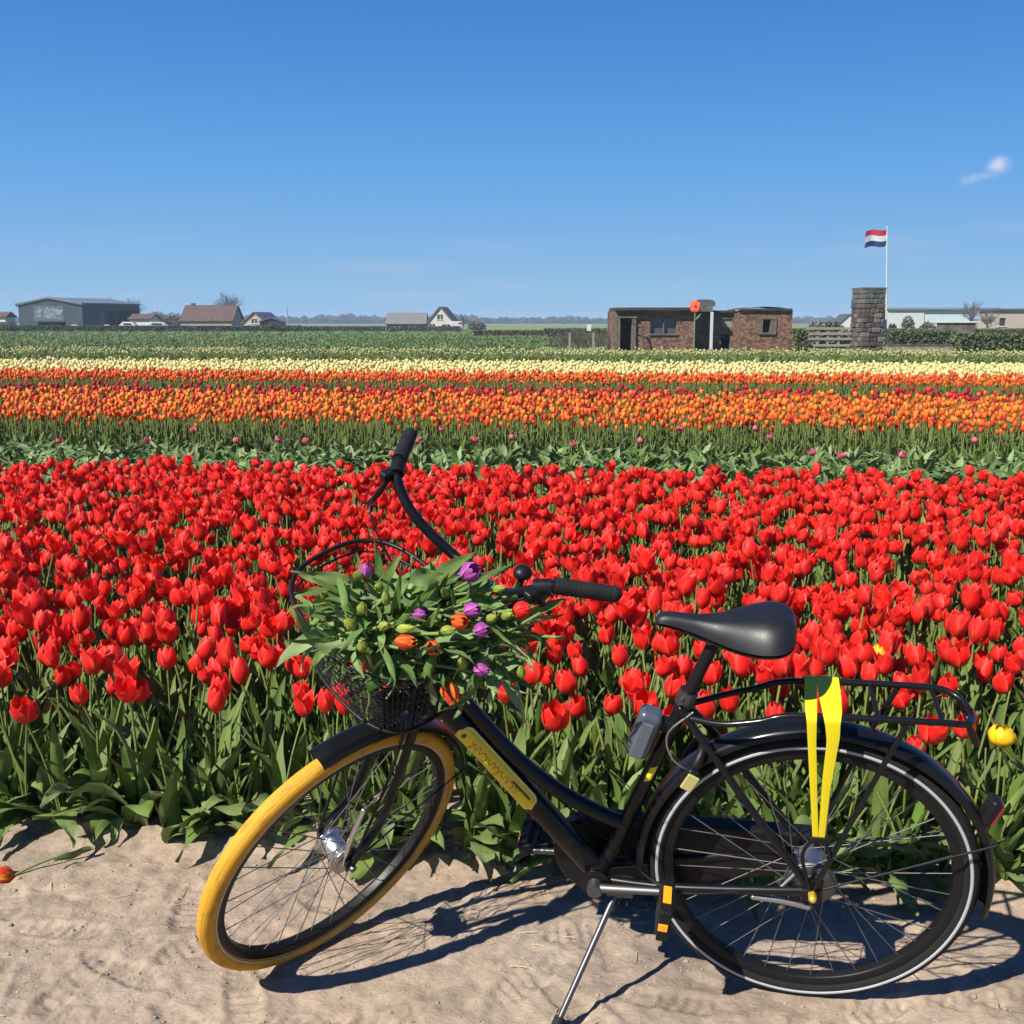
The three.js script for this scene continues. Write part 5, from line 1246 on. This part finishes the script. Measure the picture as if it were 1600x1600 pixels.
// ---------------------------------------------------------------- the picked tulips in the basket
{
  const c0 = steeredWorld(BK.u, BK.top, BK.w);
  const bq = thing('tulip_bouquet', 'big loose bunch of picked tulips with green leaves lying in the bicycle basket', 'bouquet', c0);
  const center = at(652, 974, -c0.z - 0.05).sub(c0);                     // the bunch hangs over to the right of the basket
  const cam = camera.position.clone().sub(c0);
  const place = (m, p, dir, roll = rr(0, 6.28)) => {
    m.position.copy(p);
    m.quaternion.setFromUnitVectors(V(0, 1, 0), dir.clone().normalize()).multiply(new THREE.Quaternion().setFromAxisAngle(V(0, 1, 0), roll));
    return m;
  };
  const leafProto = [];
  for (let i = 0; i < 16; i++) leafProto.push(leafBlade({ L: rr(0.09, 0.18), W: rr(0.018, 0.038), a0: 1.5, bend: rr(0.3, 1.5), twist: rr(-1.2, 1.2), fold: 0.4, wave: 0.005, nv: 8, floor: -1, color: pick([[0.12, 0.21, 0.045], [0.09, 0.17, 0.04], [0.2, 0.31, 0.11], [0.16, 0.27, 0.07], [0.24, 0.33, 0.14]]) }));
  const stems = [0, 1, 2, 3].map((i) => stemGeo(rr(0.16, 0.26), rr(-0.03, 0.03), rr(-0.03, 0.03), 0.0034, 6, 5, [0.16, 0.24, 0.07]));
  const e = V(0.225, 0.09, 0.155);
  const inside = (k = 1) => { let q; do q = V(rr(-1, 1), rr(-1, 1), rr(-1, 1)); while (q.length() > 1); return q.multiply(e).multiplyScalar(k).add(center); };
  for (let i = 0; i < 230; i++) {
    const p = inside(0.95), rel = p.clone().sub(center), dir = V(rr(0.2, 1) * (rel.x < -0.04 && rnd() < 0.75 ? -1 : 1) + rel.x * 4, rr(-0.45, 0.6) + rel.y * 5, rr(-0.6, 0.7) + rel.z * 4);
    const m = mesh('leaf', leafProto[i % 16], matGreen, bq);
    place(m, p.addScaledVector(dir.clone().normalize(), -0.06), dir);
    m.scale.setScalar(rr(0.75, 1.1));
  }
  for (let i = 0; i < 24; i++) {                                  // leaves hanging over the near edge of the basket
    const p = V(rr(-0.1, 0.2), rr(-0.07, 0.01), rr(0.07, 0.14)).add(center), dir = V(rr(-0.5, 0.9), rr(-1, -0.1), rr(0, 0.7));
    const m = place(mesh('leaf', leafProto[(i * 5) % 16], matGreen, bq), p, dir);
    m.scale.setScalar(rr(0.5, 0.8));
  }
  for (let i = 0; i < 22; i++) {
    const p = inside(0.6).add(V(0.06, 0, 0)), dir = V(rr(0.4, 1), rr(-0.3, 0.3), rr(-0.5, 0.5));
    place(mesh('stem', stems[i % 4], matGreen, bq), p.addScaledVector(dir.clone().normalize(), -0.1), dir);
  }
  const flower = (name, pal, px, py, near, dir, R, H, close = 0.5, wild = 0) => {
    const q = at(px, py, -(c0.z + center.z) - near * 0.75 - 0.055).sub(c0), f = sub(name, bq);
    for (const g of headPetals({ pal, R, H, W: R * 0.95, close, wild, nu: 4, nv: 6 })) mesh('petal', g, petalsMat, f);
    place(f, q.addScaledVector(dir.clone().normalize(), -H / 2), dir);
    const s = mesh('stem', stemGeo(0.14, 0.01, 0.01, 0.0034, 6, 4, [0.18, 0.26, 0.07]), matGreen, bq);
    place(s, q.clone().addScaledVector(dir.clone().normalize(), -0.135), dir);
  };
  for (let i = 0; i < 64; i++) {                                  // the bunch spills over the rim all along the near side
    const px = rr(478, 800), py = px < 560 ? rr(900, 985) + (px - 478) * 0.3 : rr(985, 1062), p = at(px, py, -(c0.z + center.z) - rr(0.06, 0.12)).sub(c0);
    const dir = V(rr(-0.9, 1), rr(-0.7, 0.7), rr(-0.1, 0.7)), m = place(mesh('leaf', leafProto[(i * 3) % 16], matGreen, bq), p, dir);
    m.translateY(-0.05); m.scale.setScalar(rr(0.55, 0.9));
  }
  flower('purple_tulip', PAL.purple, 735, 894, 0.02, V(0.5, 0.55, 0.6), 0.02, 0.042, 0.45);
  flower('purple_tulip', PAL.purple, 571, 893, 0.0, V(0.25, 0.9, 0.2), 0.012, 0.034, 0.6);
  flower('purple_tulip', PAL.purple, 737, 953, 0.09, V(0.9, 0.3, 0.5), 0.014, 0.036, 0.5);
  flower('purple_tulip', PAL.purple, 752, 984, 0.11, V(0.9, 0.1, 0.5), 0.014, 0.032, 0.5);
  flower('purple_tulip', PAL.purple, 655, 958, 0.07, V(0.8, 0.3, 0.4), 0.015, 0.038, 0.5);
  flower('purple_tulip', PAL.purple, 752, 1047, 0.13, V(1, 0.0, 0.4), 0.012, 0.032, 0.6);
  flower('orange_tulip', PAL.flame, 633, 1003, 0.12, V(1, 0.1, 0.5), 0.015, 0.045, 0.5);
  flower('orange_tulip', PAL.orange, 676, 1012, 0.13, V(0.6, 0.2, 0.9), 0.014, 0.034, 0.5);
  flower('orange_tulip', PAL.orange, 718, 971, 0.11, V(0.8, 0.2, 0.7), 0.016, 0.034, 0.5);
  flower('orange_tulip', PAL.flame, 704, 1083, 0.1, V(0.5, -0.8, 0.5), 0.017, 0.05, 0.4);
  flower('red_tulip_head', PAL.red, 815, 953, 0.03, V(1, 0.2, 0.3), 0.017, 0.036, 0.5);
  for (const [x, y, n] of [[592, 918, 0.06], [603, 935, 0.08], [695, 925, 0.06], [633, 982, 0.12], [722, 1036, 0.13], [768, 966, 0.1], [508, 932, 0.05], [566, 950, 0.09], [600, 978, 0.11], [566, 1010, 0.12], [547, 975, 0.1], [780, 920, 0.03], [792, 962, 0.06], [560, 900, 0.02], [815, 1050, 0.08], [700, 985, 0.13]])
    flower('bud', PAL.bud, x, y, n, V(rr(-0.2, 1), rr(0.1, 0.7), rr(0.2, 0.8)), rr(0.007, 0.011), rr(0.028, 0.042), 0.8);
  // long leaves that stick out of the bunch
  const big = (px, py, qx, qy, n, W, col, L) => {
    const a = at(px, py, -(c0.z + center.z) - n).sub(c0), b = at(qx, qy, -(c0.z + center.z) - n).sub(c0), d = b.clone().sub(a);
    const m = mesh('leaf', leafBlade({ L: d.length() * 1.03, W: W * 0.8, a0: 1.5, bend: 0.35, twist: 0.4, fold: 0.45, nv: 9, floor: -1, color: col }), matGreen, bq);
    place(m, a, d, rr(0.8, 2.2));
  };
  big(560, 910, 447, 896, 0.02, 0.034, PALE[1], 0); big(560, 920, 455, 930, 0.02, 0.03, LEAF[1], 0); big(640, 930, 742, 862, 0.0, 0.04, LEAF[0], 0); big(560, 930, 547, 868, 0.01, 0.02, LEAF[0], 0);
  big(585, 930, 628, 866, 0.0, 0.026, LEAF[1], 0); big(760, 970, 888, 955, 0.04, 0.022, PALE[0], 0); big(770, 975, 884, 968, 0.05, 0.02, PALE[0], 0); big(690, 925, 812, 886, 0.0, 0.02, PALE[1], 0);
  big(560, 950, 465, 950, 0.04, 0.034, LEAF[0], 0); big(600, 930, 640, 905, 0.05, 0.045, PALE[1], 0); big(640, 905, 690, 900, 0.06, 0.045, PALE[1], 0); big(800, 985, 842, 1035, 0.05, 0.02, LEAF[2], 0);
  big(570, 990, 545, 1040, 0.1, 0.04, PALE[3], 0); big(600, 1020, 565, 1055, 0.12, 0.036, PALE[3], 0); big(730, 1040, 760, 1085, 0.1, 0.025, LEAF[1], 0); big(705, 1050, 700, 1110, 0.08, 0.03, LEAF[2], 0); big(600, 950, 520, 1030, 0.1, 0.03, LEAF[3], 0);
  big(650, 1020, 600, 1075, 0.1, 0.04, LEAF[2], 0); big(660, 1030, 680, 1085, 0.1, 0.04, LEAF[2], 0);
}

// ---------------------------------------------------------------- small litter on the sand
{
  const straw = [];
  for (let i = 0; i < 46; i++) {
    const x = rr(-1.3, 1.3), z = rr(-2.75, -1.95), a = rr(0, 3.14), l = rr(0.012, 0.05), y = sandHeight(x, z) + 0.003;
    straw.push(bar(V(x - Math.cos(a) * l / 2, y, z - Math.sin(a) * l / 2), V(x + Math.cos(a) * l / 2, y + rr(0, 0.006), z + Math.sin(a) * l / 2), 0.0011, 0.0008, 4));
  }
  tag(mesh('straw', straw, std([0.55, 0.45, 0.26], 0.8)), 'short bits of dry straw scattered over the sand', 'straw', null, 'stuff');
  const stones = [], crumb = [];
  for (let i = 0; i < 2600; i++) {
    const x = rr(-1.5, 1.5), z = rr(-2.9, -1.9), r = rr(0.001, 0.0034) * (rnd() < 0.05 ? 2.4 : 1);
    const g = new THREE.IcosahedronGeometry(r, 0).scale(rr(0.8, 1.3), rr(0.5, 0.8), rr(0.8, 1.3)).rotateY(rr(0, 3)).translate(x, sandHeight(x, z) + r * 0.2, z);
    (rnd() < 0.04 ? stones : crumb).push(g);
  }
  tag(mesh('pebbles', stones, std([0.36, 0.33, 0.29], 0.8)), 'tiny pale pebbles lying on the sand', 'pebbles', null, 'stuff');
  tag(mesh('sand_crumbs', crumb, std([0.27, 0.215, 0.16], 0.95)), 'small crumbs of soil strewn over the path', 'soil crumbs', null, 'stuff');
}
renderer.render(scene, camera);
